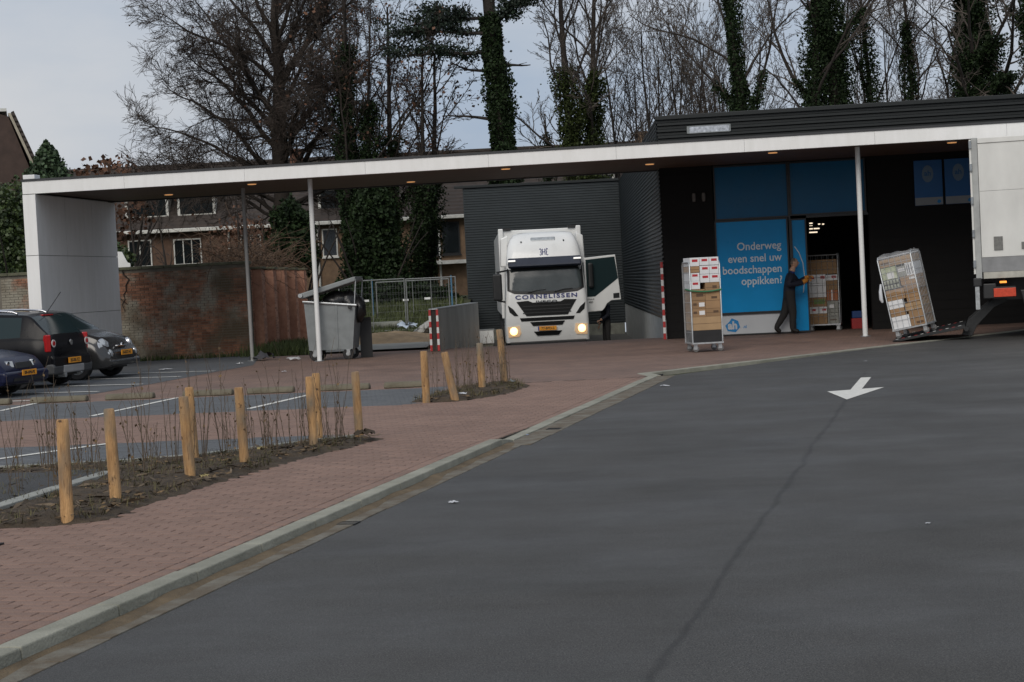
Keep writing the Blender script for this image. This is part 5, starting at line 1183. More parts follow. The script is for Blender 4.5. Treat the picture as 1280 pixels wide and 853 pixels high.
# grey small car, nose to the lane
GRYP = M('grey_car_paint', (.06,.06,.06), .25, .05, 3, coat=.4, metal=.5)
S = dict(L=3.55, W=1.63, xf=1.08, xr=-1.22, rw=.29, top=[(-1.775,.7),(-1.70,1.0),(-1.45,1.32),(-.9,1.46),(-.1,1.49),(.25,1.44),(.90,1.03),(1.2,.96),(1.5,.86),(1.68,.70),(1.775,.52)],
  belt=[(-1.775,.6),(-1.5,.98),(.8,.97),(1.1,.88),(1.5,.72),(1.775,.44)], bot=[(-1.775,.32),(-1.5,.24),(1.5,.22),(1.775,.26)], side_glass=[(-1.1,-.5),(-.42,.62)], windscreen=(.30,.88), rear_glass=(-1.62,-1.3))
fiat = car('small grey rounded car with round headlamps, nose towards the lane', GRYP, S, (-9.95, 36.9, .012), -TH)
for s_ in (1,-1):
    for (x, y, z, rr) in [(1.60,.60,.71,.125),(1.72,.57,.53,.085)]:
        h = empty('headlight', (x, s_*y, z), s_*R(30)); h.parent = fiat; h.rotation_euler = (0, -R(18), s_*R(28))
        MB().lathe([(.0,.06),(rr*.6,.05),(rr,.02),(rr,-.05),(.0,-.05)], 22, 'x').build('lens', HEADL, h, smooth=50); MB().lathe([(rr,.024),(rr*1.12,.015),(rr*1.12,-.05),(rr,-.05)], 22, 'x', closed=True).build('bezel', CHROME, h, smooth=40)
    MB().box(-.08,.08,-.05,.12,-.06,.06).build('door_mirror', GRYP, fiat, bevel=.03).location = (.62, s_*.84, 1.0)
MB().prism([(1.60,.24),(1.80,.27),(1.815,.36),(1.79,.42),(1.6,.42)], -.68, .68).build('front_bumper', GRYP, fiat, bevel=.04, seg=3)
MB().prism([(1.6,.36),(1.80,.37),(1.79,.52),(1.6,.52)], -.42, .42).build('air_intake', BLACK, fiat, bevel=.02)
plate(fiat, 1.83, .53, '8-KGT-41', 1); m = MB().box(1.70,1.76,-.26,.26,.66,.69); m.build('chrome_whisker', CHROME, fiat, bevel=.01); MB().lathe([(.0,.012),(.05,.012),(.05,-.02),(.0,-.02)], 18, 'x', (1.745,0,.69)).build('badge', CHROME, fiat, smooth=40)
# dark blue saloon
BLUP = M('dark_blue_car_paint', (.006,.009,.034), .3, .05, 3, spec=.25, coat=.1)
S = dict(L=4.5, W=1.76, xf=1.40, xr=-1.35, rw=.31, top=[(-2.25,.7),(-2.15,.95),(-1.55,1.0),(-.95,1.36),(-.3,1.43),(.25,1.38),(.95,.98),(1.6,.88),(2.05,.77),(2.19,.64),(2.25,.5)],
  belt=[(-2.25,.6),(-2.0,.92),(.7,.90),(1.2,.82),(2.0,.66),(2.25,.44)], bot=[(-2.25,.32),(-1.9,.22),(1.9,.2),(2.25,.26)], side_glass=[(-.95,-.15),(-.05,.65)], windscreen=(.3,.92), rear_glass=(-1.5,-.98))
blue = car('dark blue saloon with nose towards the lane, beside the black hatchback', BLUP, S, (-10.95, 31.45, .012), -TH)
for s_ in (1,-1):
    strip(blue, 'headlight', [(2.02,s_*.74,.60),(2.235,s_*.34,.58),(2.20,s_*.34,.70),(1.96,s_*.74,.71)] if s_ == -1 else [(2.235,.34,.58),(2.02,.74,.60),(1.96,.74,.71),(2.20,.34,.70)], HEADL, .05)
    for k in (0,1): MB().lathe([(.0,.02),(.05,.012),(.05,-.02),(.0,-.02)], 16, 'x', (2.17-.09*k, s_*(.44+.16*k), .645)).build('lamp_unit', CHROME, blue, smooth=50)
    MB().box(-.09,.09,-.05,.12,-.06,.06).build('door_mirror', BLUP, blue, bevel=.03).location = (.72, s_*.9, .95)
MB().prism([(2.0,.24),(2.29,.28),(2.31,.42),(2.29,.50),(2.0,.52)], -.76, .76).build('front_bumper', BLUP, blue, bevel=.05, seg=3)
MB().prism([(2.0,.30),(2.305,.31),(2.31,.37),(2.0,.37)], -.5, .5).build('air_intake', BLACK, blue); strip(blue, 'grille', [(2.25,-.30,.55),(2.25,.30,.55),(2.215,.27,.67),(2.215,-.27,.67)], BLACK, .02)
plate(blue, 2.325, .46, '09-HN-PS', 1); blue.scale = (1, 1, .92)

# ------------------------------------------------------------------ white truck in the dock
TW = M('truck_white', (.76,.77,.76), .3, .05, 2, .02, 6, coat=.3); TDB = M('truck_blue_visor', (.010,.016,.034), .35, .1, 3); TGR = M('truck_dark_grille', (.007,.0075,.008), .5, .2, 12, .2, 60, spec=.25)
NAVY = M('navy_lettering', (.02,.03,.16), .5, .05); BEAM = M('lit_headlamp', (1,.8,.5), .3, 0, emis=(1,.50,.16), estr=4.5); MARKL = M('marker_lamp', (.9,.9,.9), .3, 0, emis=(1,.97,.9), estr=.55)
trk = thing('delivery_truck', 'white articulated delivery truck reversed into the loading dock with headlights on', 'truck', (1.09, 51.4, -.66), R(1.2))
# cab: stacked outlines, front towards -y
secs = [(.42,1.245,.10,.12),(.75,1.25,.02,.12),(1.2,1.24,.0,.14),(1.68,1.22,.03,.16),(1.9,1.20,.06,.18),(2.35,1.17,.16,.2),(2.72,1.15,.26,.2),(2.80,1.14,.18,.22),(2.95,1.13,.22,.26),(3.3,1.07,.38,.28),(3.52,.99,.58,.3),(3.66,.90,.80,.3),(3.72,.7,1.1,.3)]
m = MB(); k = None; rr_ = []
for z, hw, yf, cr in secs:
    ring = []
    for a in range(6):
        t_ = a/5*math.pi/2; ring.append((-hw + cr - cr*math.cos(t_), yf + cr*.8 - cr*.8*math.sin(t_), z))
    ring += [(-p[0], p[1], p[2]) for p in reversed(ring)]; ring += [(hw, 2.15, z), (-hw, 2.15, z)]
    rr_.append(ring)
n = len(rr_[0]); vs = [p for r_ in rr_ for p in r_]; fs = []
for i in range(len(rr_)-1):
    for j in range(n): fs.append((i*n+j, i*n+(j+1) % n, (i+1)*n+(j+1) % n, (i+1)*n+j))
fs += [tuple(range(n-1,-1,-1)), tuple(range((len(rr_)-1)*n, len(rr_)*n))]
cab = m.add(vs, fs).build('cab', TW, trk, smooth=32)
def yfront(z): return interp([(s[0], s[2]) for s in secs], z)
def ysurf(x, z):
    hw, cr = interp([(q[0], q[1]) for q in secs], z), interp([(q[0], q[3]) for q in secs], z); e = min(1, max(0, abs(x)-(hw-cr))/cr); return yfront(z) + .8*cr*(1 - math.sqrt(max(0, 1-e*e)))
def face(name, pts, mat, d=.02, parent=trk, bevel=0):
    """patch that follows the cab front; pts = (x, z) outline"""
    bm = bmesh.new(); f = bm.faces.new([bm.verts.new((x, 0, z)) for x, z in pts]); bmesh.ops.triangulate(bm, faces=[f])
    for _ in range(4):
        lg = [e for e in bm.edges if e.calc_length() > .09]
        if not lg: break
        bmesh.ops.subdivide_edges(bm, edges=lg, cuts=1); bmesh.ops.triangulate(bm, faces=[q for q in bm.faces if len(q.verts) > 3])
    for v in bm.verts: v.co.y = ysurf(v.co.x, v.co.z) - d
    r_ = bmesh.ops.extrude_face_region(bm, geom=bm.faces[:])
    for v in r_['geom']:
        if isinstance(v, bmesh.types.BMVert): v.co.y += d + .02
    bmesh.ops.recalc_face_normals(bm, faces=bm.faces[:]); me = bpy.data.meshes.new(name); bm.to_mesh(me); bm.free(); me.polygons.foreach_set('use_smooth', [True]*len(me.polygons)); me.set_sharp_from_angle(angle=R(35))
    return link(name, me, mat, parent)
WSG = M('windscreen_glass', (.04,.05,.052), .12, .15, 2, spec=.6)
face('windscreen_surround', [(-1.13,2.66),(-1.15,1.98),(-.95,1.88),(-.3,1.83),(.3,1.83),(.95,1.88),(1.15,1.98),(1.13,2.66)], BLACK, .008)
face('windscreen', [(-1.05,2.58),(-1.08,2.02),(-.92,1.96),(-.3,1.92),(.3,1.92),(.92,1.96),(1.08,2.02),(1.05,2.58)], WSG, .016)
vis_ = MB().prism([(-.06,2.70),(.02,2.64),(.30,2.70),(.30,2.93),(.10,2.95)], -1.09, 1.09, 'x').build('sun_visor', TDB, trk, bevel=.03)
for s_ in (-1,1): MB().box(s_*.98-.11, s_*.98+.11, -.04, .04, 2.84, 2.89).build('marker_light', MARKL, trk, bevel=.01)
for s_ in (-.55, .25): MB().tube([(s_, yfront(1.9)-.03, 1.9), (s_+.3, yfront(1.97)-.035, 1.96), (s_+.55, yfront(1.98)-.03, 1.97)], .012, 5).build('wiper', BLACK, trk)
MB().box(-.09,.09,.16,.165,2.04,2.09).build('dash_paper', LIT, trk).location = (.0, -.05, 0)
face('upper_grille', [(-.90,1.64),(-.62,1.20),(.62,1.20),(.90,1.64),(.55,1.66),(.42,1.60),(-.42,1.60),(-.55,1.66)], TGR, .014)
for z in (1.28,1.38,1.48): face('grille_bar', [(-.72,z),(.72,z),(.72,z+.025),(-.72,z+.025)], M('grille_grey', (.022,.022,.023), .4, .2), .024, bevel=.003)
face('lower_band', [(-.82,1.15),(-.78,1.05),(.78,1.05),(.82,1.15)], TGR, .014)
face('bumper_inset', [(-.52,1.02),(-.44,.90),(.44,.90),(.52,1.02)], TGR, .02); face('bumper_inset', [(-.42,.73),(-.32,.60),(.32,.60),(.42,.73)], TGR, .02)
for s_ in (-1,1):
    P = [(1.16,1.55),(1.00,1.42),(.86,1.22),(.98,1.22),(1.12,1.34)]; P = [(s_*x, z) for x, z in P]; face('corner_vent', P if s_ < 0 else P[::-1], TGR, .012)
    P = [(1.20,.90),(.84,.92),(.80,.70),(.86,.60),(1.18,.58)]; P = [(s_*x, z) for x, z in P]; hl = face('headlight', P if s_ < 0 else P[::-1], M('lit_lens', (.45,.42,.36), .2, .2, 20, emis=(1,.55,.2), estr=.28), .02)
    x = s_*1.02; lb = MB().lathe([(.0,-.055),(.10,-.04),(.125,.0),(.125,.05),(.0,.05)], 20, 'y', (x, ysurf(x, .76)-.0, .775)).build('lit_lamp', BEAM, hl, smooth=50)
    # mirrors on their arms
    mr_ = empty('mirror', (s_*1.44, .05, 2.25)); mr_.parent = trk
    if s_ < 0:
        MB().box(-.14,.14,-.1,.1,-.55,.25).build('housing', BLACK, mr_, bevel=.05, seg=3)
        m = MB(); m.tube([(.05,.0,.3),(.0,.0,.18)], .025, 6); m.tube([(.36,.25,.35),(.0,.05,.3)], .03, 6); m.tube([(.32,.25,-.62),(.0,.05,-.55)], .03, 6); m.build('arm', BLACK, mr_, smooth=50)
MB().box(-1.15,1.15,.06,.3,.26,.44).build('bumper_skirt', BLACK, trk, bevel=.03)
plq = empty('number_plate', (0,-.045,.815)); plq.parent = trk; MB().box(-.26,.26,-.005,.02,-.06,.06).build('plate', ORANGEPLATE, plq); MB().box(-.295,-.262,-.005,.02,-.06,.06).build('country_strip', M('euro_blue', (.02,.05,.3), .4, .05), plq); text('characters', '77-BFD-2', .10, PLATEINK, plq, (0,-.008,-.035), bold=.002, ext=.001)
SER = text('company_lettering', 'CORNELISSEN', .20, NAVY, trk, (0, yfront(1.78)-.022, 1.715), bold=.004, ext=.006, spacing=1.22); SER.scale = (1.0,.85,1)
bb = SER.dimensions; bpy.context.view_layer.update(); wd_ = max(v[0] for v in SER.bound_box) - min(v[0] for v in SER.bound_box); SER.scale = (1.85/wd_, .85, 1)
SER.rotation_euler = (R(90-7), 0, 0)
BD = text('maker_lettering', 'IVECO', .15, M('dark_chrome', (.10,.10,.105), .3, .1, metal=.6), trk, (0, yfront(1.6)-.035, 1.575), bold=.004, ext=.012, spacing=1.1); bpy.context.view_layer.update(); wd_ = max(v[0] for v in BD.bound_box) - min(v[0] for v in BD.bound_box); BD.scale = (.64/wd_, .75, 1)
# monogram: two mirrored hooks either side of two bars
m = MB()
for s_ in (-1,1):
    m.tube([(s_*.035,0,-.10),(s_*.035,0,.10)], .012, 6); m.tube([(s_*.125,0,.085),(s_*.10,0,.11),(s_*.075,0,.085),(s_*.075,0,.02),(s_*.095,0,0)], .013, 6); m.tube([(s_*.125,0,-.085),(s_*.10,0,-.11),(s_*.075,0,-.085),(s_*.075,0,-.02),(s_*.095,0,0)], .013, 6)
m.tube([(-.035,0,0),(.035,0,0)], .011, 6)
o = m.build('monogram', NAVY, trk); o.location = (0, yfront(3.1)-.005, 3.1); o.rotation_euler = (-R(22),0,0)
o = MB().box(-.37,.37,-.02,.03,-.07,.07).build('roof_hatch', STEEL, trk, bevel=.02); o.location = (0, yfront(3.5)-.01, 3.49); o.rotation_euler = (-R(38),0,0)
for s_ in (-.66,.62): MB().lathe([(.018,0),(.022,.05)], 8, c=(s_, yfront(3.42)-.02, 3.4)).build('roof_lamp', BLACK, trk)
for s_ in (-1,1): MB().prism([(1.3*s_*.86,0),(1.3*s_*.99,0),(1.3*s_*.97,.85),(1.3*s_*.80,.95)], 1.2, 2.3).build('air_deflector', TW, trk, bevel=.03).location = (0,0,2.72)
# open driver's door
dr = empty('door', (1.20, .55, 0), R(8)); dr.parent = trk
DP = [(0,2.86),(.02,1.22),(.50,1.24),(.58,1.32),(.66,1.45),(.80,1.54),(1.10,1.55),(1.04,2.22),(.98,2.92)]
MB().prism(DP, -.03, .035).build('panel', TW, dr, bevel=.015)
MB().prism([(.05,2.80),(.055,1.68),(.30,1.68),(1.03,2.20),(.95,2.86)], -.036, -.031).build('window', GLASS, dr); MB().prism([(.86,1.60),(1.05,1.61),(1.05,1.76),(.86,1.75)], -.045, -.031).build('handle', BLACK, dr, bevel=.015)
MB().box(.10,.26,-.16,-.04,1.95,2.70).build('mirror_reflection', BLACK, dr, bevel=.05)
for i, (tx, s_) in enumerate([('STRALIS', .06), ('480', .09)]): text('lettering', tx, s_, PLATEINK, dr, (.16, -.034, 1.58 - i*.1), bold=.001, ext=.001)
for z in (1.4, 2.3): MB().lathe([(.025,-.06),(.025,.06)], 8, c=(-.03,0,z)).build('hinge', BLACK, dr)
# chassis, wheels, trailer
MB().box(-.5,.5,.5,6,.55,.95).build('chassis', BLACK, trk)
for y in (1.35, 4.6):
    for s_ in (-1,1):
        w_ = empty('wheel', (s_*1.05, y, .5)); w_.parent = trk
        MB().lathe([(.28,-.14),(.47,-.15),(.5,-.1),(.5,.1),(.47,.15),(.28,.14)], 26, 'x', closed=True).build('tyre', RUBBER, w_, smooth=35); MB().lathe([(.0,s_*.05),(.12,s_*.12),(.2,s_*.05),(.29,s_*.1),(.29,-.1*s_),(.0,-.1*s_)], 22, 'x').build('rim', STEEL, w_, smooth=35)
trl = thing('truck_trailer', 'tall white box trailer coupled behind the white cab', 'trailer', (1.09 - .02*2.9, 54.2, -.66), R(1.2))
MB().box(-1.27,1.27,.05,12.8,1.15,3.86).build('box', TW, trl, bevel=.02)
for s_ in (-1,1): MB().box(s_*1.22-.08, s_*1.22+.08, -.03, .08, 1.1, 3.92).build('front_post', TW, trl, bevel=.03); MB().box(s_*1.02-.12, s_*1.02+.12, -.02, .3, 3.862, 3.93).build('roof_corner', BLACK, trl)
MB().box(-.85,.85,-.32,.04,2.9,3.55).build('cooling_unit', WHITEP, trl, bevel=.04); MB().box(-1.2,1.2,.1,12.6,.85,1.148).build('chassis', BLACK, trl)
for y in (9.0,10.3,11.6):
    for s_ in (-1,1): MB().lathe([(.0,-.15),(.45,-.15),(.5,-.1),(.5,.1),(.45,.15),(.0,.15)], 22, 'x', (s_*1.05, y, .5)).build('wheel', RUBBER, trl, smooth=35)

# ------------------------------------------------------------------ box truck at the right with its tail lift down
t2 = thing('box_truck', 'white box truck beside the shopfront, rear end with lowered tail lift', 'truck', (9.25, 34.0, 0), -R(15.5))
BOXW = M('grubby_white_panel', (.66,.66,.63), .45, .12, 1.2, .05, 6, stretch=(1,1,.5)); BOXG = M('grey_kick_strip', (.24,.245,.25), .55, .2, 3, .05, 20)
MB().box(.1,7.4,.03,2.47,1.33,3.93).build('box', BOXW, t2)
for z0, z1 in ((1.62, 2.92), (2.925, 3.86)):
    for x0, x1 in ((.1, 3.6), (3.605, 7.4)): MB().box(x0+.002, x1-.002, .0, .028, z0, z1).build('side_panel', BOXW, t2, bevel=.004)
MB().box(.1,7.4,-.004,.028,1.33,1.615).build('kick_strip', BOXG, t2); MB().box(.1,7.4,-.02,.028,3.865,3.97).build('top_rail', BOXW, t2, bevel=.01)
MB().box(-.02,.095,-.02,2.52,1.2,3.98).build('rear_frame', M('rear_frame_grey', (.36,.37,.36), .5, .2, 3), t2, bevel=.01)
for z in (1.5,2.1,2.75,3.4,3.85): MB().lathe([(.028,-.07),(.028,.07)], 8, c=(-.04,-.03,z)).build('door_hinge', STEEL, t2, smooth=40)
MB().box(-.06,-.022,0,2.5,1.3,3.95).build('rear_door', BOXW, t2); MB().box(.15,7.3,.1,2.4,1.2,1.328).build('floor_beam', BOXG, t2); MB().box(.12,3.2,-.01,.09,1.2,1.325).build('side_rail', M('pale_rail', (.42,.41,.36), .6, .25, 4), t2)
for x, w_ in ((.34,.17),(.86,.14)):
    MB().box(x, x+w_, -.02, -.001, 1.75, 2.02 if w_ > .15 else 1.89).build('latch_plate', M('latch_grey', (.16,.16,.15), .5, .3, 20), t2, bevel=.006)
MB().box(.3,7,.7,1.8,.75,1.19).build('chassis', BLACK, t2); MB().box(.1,.35,.0,2.5,.8,1.1).build('rear_beam', BLACK, t2, bevel=.02)
for y in (-.02,):
    MB().box(.42,.55,-.05,-.01,1.1,1.14).build('side_marker_lamp', M('amber_lamp', (.8,.25,.03), .3, 0, emis=(1,.32,.05), estr=1.1), t2); MB().box(.30,.72,-.06,-.0,.83,1.0).build('red_reflector', M('red_orange_reflector', (.55,.055,.02), .35, .2, 20), t2, bevel=.006); MB().box(.3,.72,.0,.1,.8,1.03).build('reflector_bracket', BLACK, t2)
MB().box(-.05,.03,-.08,.0,.6,1.1).build('corner_lamp_stem', STEEL, t2); MB().box(-.08,.08,-.1,.05,1.05,1.22).build('corner_lamp', BLACK, t2, bevel=.02)
MB().prism([(.9,.55),(1.6,.55),(1.7,.95),(.8,.95)], .02, .4).build('mudguard', BLACK, t2, bevel=.02)
for x in (1.75, 5.6):
    for y in (.35, 2.15):
        w_ = empty('wheel', (x, y, .48)); w_.parent = t2; MB().lathe([(.27,-.16),(.45,-.17),(.48,-.12),(.48,.12),(.45,.17),(.27,.16)], 26, 'y', closed=True).build('tyre', RUBBER, w_, smooth=35); MB().lathe([(.0,-.08),(.15,-.12),(.28,-.1),(.28,.1),(.0,.1)], 22, 'y').build('rim', STEEL, w_, smooth=35)
MB().prism([(7.5,.5),(9.3,.5),(9.45,1.4),(9.25,2.9),(7.5,3.0)], .05, 2.45).build('cab', TW, t2, bevel=.06, seg=3); MB().prism([(9.47,1.5),(9.49,1.5),(9.30,2.7),(9.28,2.7)], .2, 2.3).build('windscreen', GLASS, t2)
for y in (.35,2.15): MB().lathe([(.0,-.16),(.45,-.16),(.48,-.1),(.48,.1),(.45,.16),(.0,.16)], 22, 'y', (8.4,y,.48)).build('wheel', RUBBER, t2, smooth=35)
# lift
DKS = M('dark_lift_steel', (.022,.023,.024), .6, .3, 10, .15, 40, metal=.3)
LA = math.atan2(.27, 1.5)
lift = empty('tail_lift', (-.28,.12,.30)); lift.parent = t2; lift.rotation_euler = (0, -LA, 0)
MB().prism([(0,-.07),(0,0.0),(-1.3,-.005),(-1.45,-.02),(-1.3,-.05)], 0, 2.26).build('platform', DKS, lift, bevel=.006)
for yy in (.02, 2.2):
    for k in range(11): MB().box(-1.38+k*.125, -1.38+k*.125+.06, yy, yy+.025, .001, .006).build('edge_mark', REDP if k % 2 else WHITEP, lift)
for y in (.35, 2.1):
    MB().prism([(-.35,.10),(-.22,.38),(.3,.80),(.55,.90),(.55,.72),(.3,.62),(-.05,.26),(-.15,.06)], y, y+.1).build('lift_arm', DKS, t2, bevel=.01)
MB().lathe([(.05,.1),(.05,2.5)], 10, 'y', (-.25,0,.22)).build('hinge_tube', DKS, t2)
# ------------------------------------------------------------------ roll cages and their cartons
CAGE = M('cage_steel', (.50,.52,.53), .4, .15, 12, metal=.6); CARD = M('brown_cardboard', (.30,.185,.095), .8, .12, 4, .08, 30, island=.12); CARDL = M('light_cardboard', (.36,.24,.13), .8, .12, 4, .08, 30, island=.1)
WBOX = M('white_carton', (.68,.69,.70), .6, .06, 4); REDL = M('red_label', (.42,.022,.03), .5, .08); LBLW = M('white_label', (.68,.68,.68), .6, .05); PRN = M('carton_print', (.10,.06,.035), .8, .1); CRATE = M('black_crate', (.014,.014,.015), .55, .2, 6)
def cage(label, mx, W, D, H, front_mesh=False, group=None):
    t = thing('roll_cage', label, 'roll cage'); t.matrix_world = mx; t.rotation_mode = 'XYZ'
    m = MB(); zb = .19
    m.box(-W/2,W/2,-D/2,-D/2+.035,zb-.03,zb); m.box(-W/2,W/2,D/2-.035,D/2,zb-.03,zb); m.box(-W/2,-W/2+.035,-D/2+.035,D/2-.035,zb-.03,zb); m.box(W/2-.035,W/2,-D/2+.035,D/2-.035,zb-.03,zb)
    for i in range(1,6): x = -W/2 + W*i/6; m.box(x-.01,x+.01,-D/2+.035,D/2-.035,zb-.02,zb-.002)
    m.build('base_frame', CAGE, t)
    for s_ in (-1,1):
        x = s_*(W/2-.015); m = MB(); m.tube([(x,-D/2+.02,zb),(x,-D/2+.02,H-.06),(x,-D/2+.07,H),(x,D/2-.07,H),(x,D/2-.02,H-.06),(x,D/2-.02,zb)], .014, 8)
        for i in range(1,7): y = -D/2 + D*i/7; m.tube([(x,y,zb),(x,y,H)], .004, 4)
        for i in range(1,8): z = zb + (H-zb)*i/8; m.tube([(x,-D/2+.02,z),(x,D/2-.02,z)], .005, 4)
        m.build('side_frame', CAGE, t, smooth=50)
    for yy in ([D/2-.02] + ([-D/2+.02] if front_mesh else [])):
        m = MB()
        for i in range(1,6): x = -W/2 + W*i/6; m.tube([(x,yy,zb),(x,yy,H-.04)], .004, 4)
        for i in range(1,9): z = zb + (H-zb)*i/9; m.tube([(-W/2+.02,yy,z),(W/2-.02,yy,z)], .004, 4)
        m.tube([(-W/2+.02,yy,H-.03),(W/2-.02,yy,H-.03)], .011, 6); m.build('mesh_panel', CAGE, t)
    for sx in (-1,1):
        for sy in (-1,1):
            c = empty('castor', (sx*(W/2-.07), sy*(D/2-.08), 0)); c.parent = t
            MB().lathe([(.0,-.018),(.05,-.02),(.062,-.012),(.062,.012),(.05,.02),(.0,.018)], 18, 'y', (.015,0,.062)).build('wheel', M('grey_rubber', (.16,.16,.16), .7, .2, 10), c, smooth=40)
            m = MB(); m.box(-.03,.04,-.03,-.024,.05,.15); m.box(-.03,.04,.024,.03,.05,.15); m.box(-.045,.045,-.04,.04,.145,.16); m.build('fork', CAGE, c)
    return t
def carton(mx, x0, x1, z0, z1, y0, y1, mat, label, group, marks=(), cat='carton', name='carton'):
    cx, cy = (x0+x1)/2, (y0+y1)/2; m = MB().box(x0-cx, x1-cx, y0-cy, y1-cy, 0, z1-z0); o = m.build(name, mat, None, bevel=.004); o.matrix_world = mx @ Matrix.Translation((cx, cy, z0)); tag(o, label, cat, group)
    w_, h = x1-x0, z1-z0
    for kind, u, v, a, b_ in marks:     # mark rectangles on the front in fractions
        mm = {'r': REDL, 'w': LBLW, 'p': PRN, 'g': M('green_print', (.12,.2,.04), .5, .2, 20), 'k': CRATE}[kind]
        MB().box(-w_/2+u*w_, -w_/2+(u+a)*w_, y0-cy-.003, y0-cy-.0005, v*h, (v+b_)*h).build('label' if kind != 'p' else 'print', mm, o)
    if mat in (CARD, CARDL) and h > .12: MB().box(-w_/2+.003, w_/2-.003, y0-cy-.002, y0-cy-.0003, h*.5-.003, h*.5+.003).build('fold_line', PRN, o)
    return o
def MX(x, y, z, rz, ry=0.0): return Matrix.Translation((x,y,z)) @ Matrix.Rotation(rz, 4, 'Z') @ Matrix.Rotation(ry, 4, 'Y')
# cage standing alone on the apron
m1 = MX(3.88, 34.75, .016, R(6)); cage('tall roll cage of cartons standing alone on the brick apron', m1, .64, .74, 1.80)
GA1, GA2 = 'white red-labelled cartons in the lone roll cage', 'brown cartons in the lone roll cage'
LA1, LA2 = 'white red-labelled carton of the stacked pair beside the block of four in the lone cage', 'brown carton below the green strap of the lone roll cage'
YB = (-.34, .30)
def c1(x0,x1,z0,z1,mat,lab,grp,marks=(),dy=0): carton(m1, x0,x1,z0,z1,YB[0]+dy,YB[1],mat,lab,grp,marks)
c1(-.29,.29,.193,.43,CRATE,'black plastic crate at the bottom of the lone roll cage',None,[('k',.1,.6,.8,.2)])
c1(-.29,.29,.432,.70,CARDL,'wide brown carton directly on the black crate of the lone roll cage',None)
for k in range(2): c1(-.29,-.01,.702+k*.165,.702+(k+1)*.165-.003,CARD,'brown carton with white address label in the lone roll cage','labelled brown cartons in the lone roll cage',[('w',.52,.25,.4,.5),('p',.1,.4,.25,.3)])
c1(-.005,.29,.702,.86,CARD,LA2,GA2,[('p',.5,.45,.35,.3)]); c1(-.005,.29,.863,1.18,CARD,LA2,GA2,[('p',.4,.62,.4,.14)]); c1(-.29,-.01,1.034,1.22,CARD,LA2,GA2,[('p',.35,.4,.5,.3)])
c1(-.0,.29,1.183,1.38,CARD,'brown carton above the green strap of the lone roll cage',None,[('p',.5,.4,.3,.3)])
for k in range(2): c1(-.29,-.105,1.26+k*.165,1.26+(k+1)*.165-.004,WBOX,LA1,GA1,[('r',.2,.55,.6,.28)],.01*k)
for zz in (1.385,1.555):
    for k in range(2): c1(-.095+k*.195,.095+k*.195,zz,zz+.165,WBOX,'white red-labelled carton in the block of four in the lone roll cage',GA1,[('r',.25,.55,.6,.28)])
for k in range(3): c1(-.29+k*.196,-.29+k*.196+.19,1.73 if k else 1.72,1.89,WBOX,'white red-labelled carton in the topmost row of the lone roll cage',GA1,[('r',.22,.5,.6,.3)])
c1(-.29,-.105,1.592,1.715,CARD,'small brown carton under the topmost white boxes of the lone roll cage',None)
c1(-.29,-.01,1.223,1.255,CARD,'thin brown tray just above the strap of the lone roll cage',None)
m = MB(); pts = []
for k in range(15): x = -.31 + .62*k/14; pts.append((x, -.375, 1.235 - .03*math.sin(k/14*math.pi)))
m.tube([(-.31,.1,1.26)] + pts + [(.31,.1,1.26)], .018, 6); o = m.build('strap', M('green_strap', (.03,.16,.07), .6, .15, 10), None, smooth=50); o.matrix_world = m1; tag(o, 'green strap tied round the cartons of the lone roll cage', 'strap')
# cage being pushed at the doorway
m2 = MX(7.80, 42.75, -.02, -R(14)); cage('dim roll cage being pushed in at the shop doorway', m2, .80, .72, 1.92, True)
def c2(x0,x1,z0,z1,mat,lab,grp,marks=()): carton(m2, x0,x1,z0,z1,-.32,.3,mat,lab,grp,marks)
LD, GD = 'brown carton in the roll cage at the doorway', 'brown cartons in the doorway cage'; LDW, GDW = 'white carton with red label in the roll cage at the doorway', 'white cartons in the doorway cage'
c2(-.36,.08,.193,.45,CARD,LD,GD); c2(.09,.36,.193,.46,CONC,'grey carton low in the roll cage at the doorway',None,[('p',.2,.3,.6,.1)]); c2(-.36,-.12,.453,.62,WBOX,LDW,GDW,[('r',.3,.4,.4,.35)]); c2(-.11,.08,.453,.62,WBOX,LDW,GDW,[('r',.4,.4,.5,.35)])
c2(.09,.36,.463,.75,CONC,'grey shrink-wrapped pack in the roll cage at the doorway',None,[('w',.2,.4,.4,.3)]); c2(-.36,.08,.623,.85,CARD,LD,GD,[('g',.3,.3,.6,.5)]); c2(.09,.36,.753,1.02,M('orange_carton', (.34,.12,.05), .7, .12),'orange-brown carton taped down the middle in the doorway cage',None,[('w',.42,0,.1,1)])
c2(-.36,.08,.853,1.2,WBOX,'pale carton at chest height in the roll cage at the doorway',None); c2(-.36,-.14,1.203,1.42,WBOX,LDW,GDW,[('r',.3,.5,.4,.3)]); c2(-.13,.08,1.203,1.42,WBOX,LDW,GDW,[('r',.4,.5,.5,.3)]); c2(.09,.36,1.26,1.40,WBOX,LDW,GDW,[('r',.5,.4,.4,.4)]); c2(.09,.36,1.023,1.257,CARD,LD,GD); c2(-.36,.36,1.423,1.78,CARD,'wide brown carton on top of the roll cage at the doorway',None)
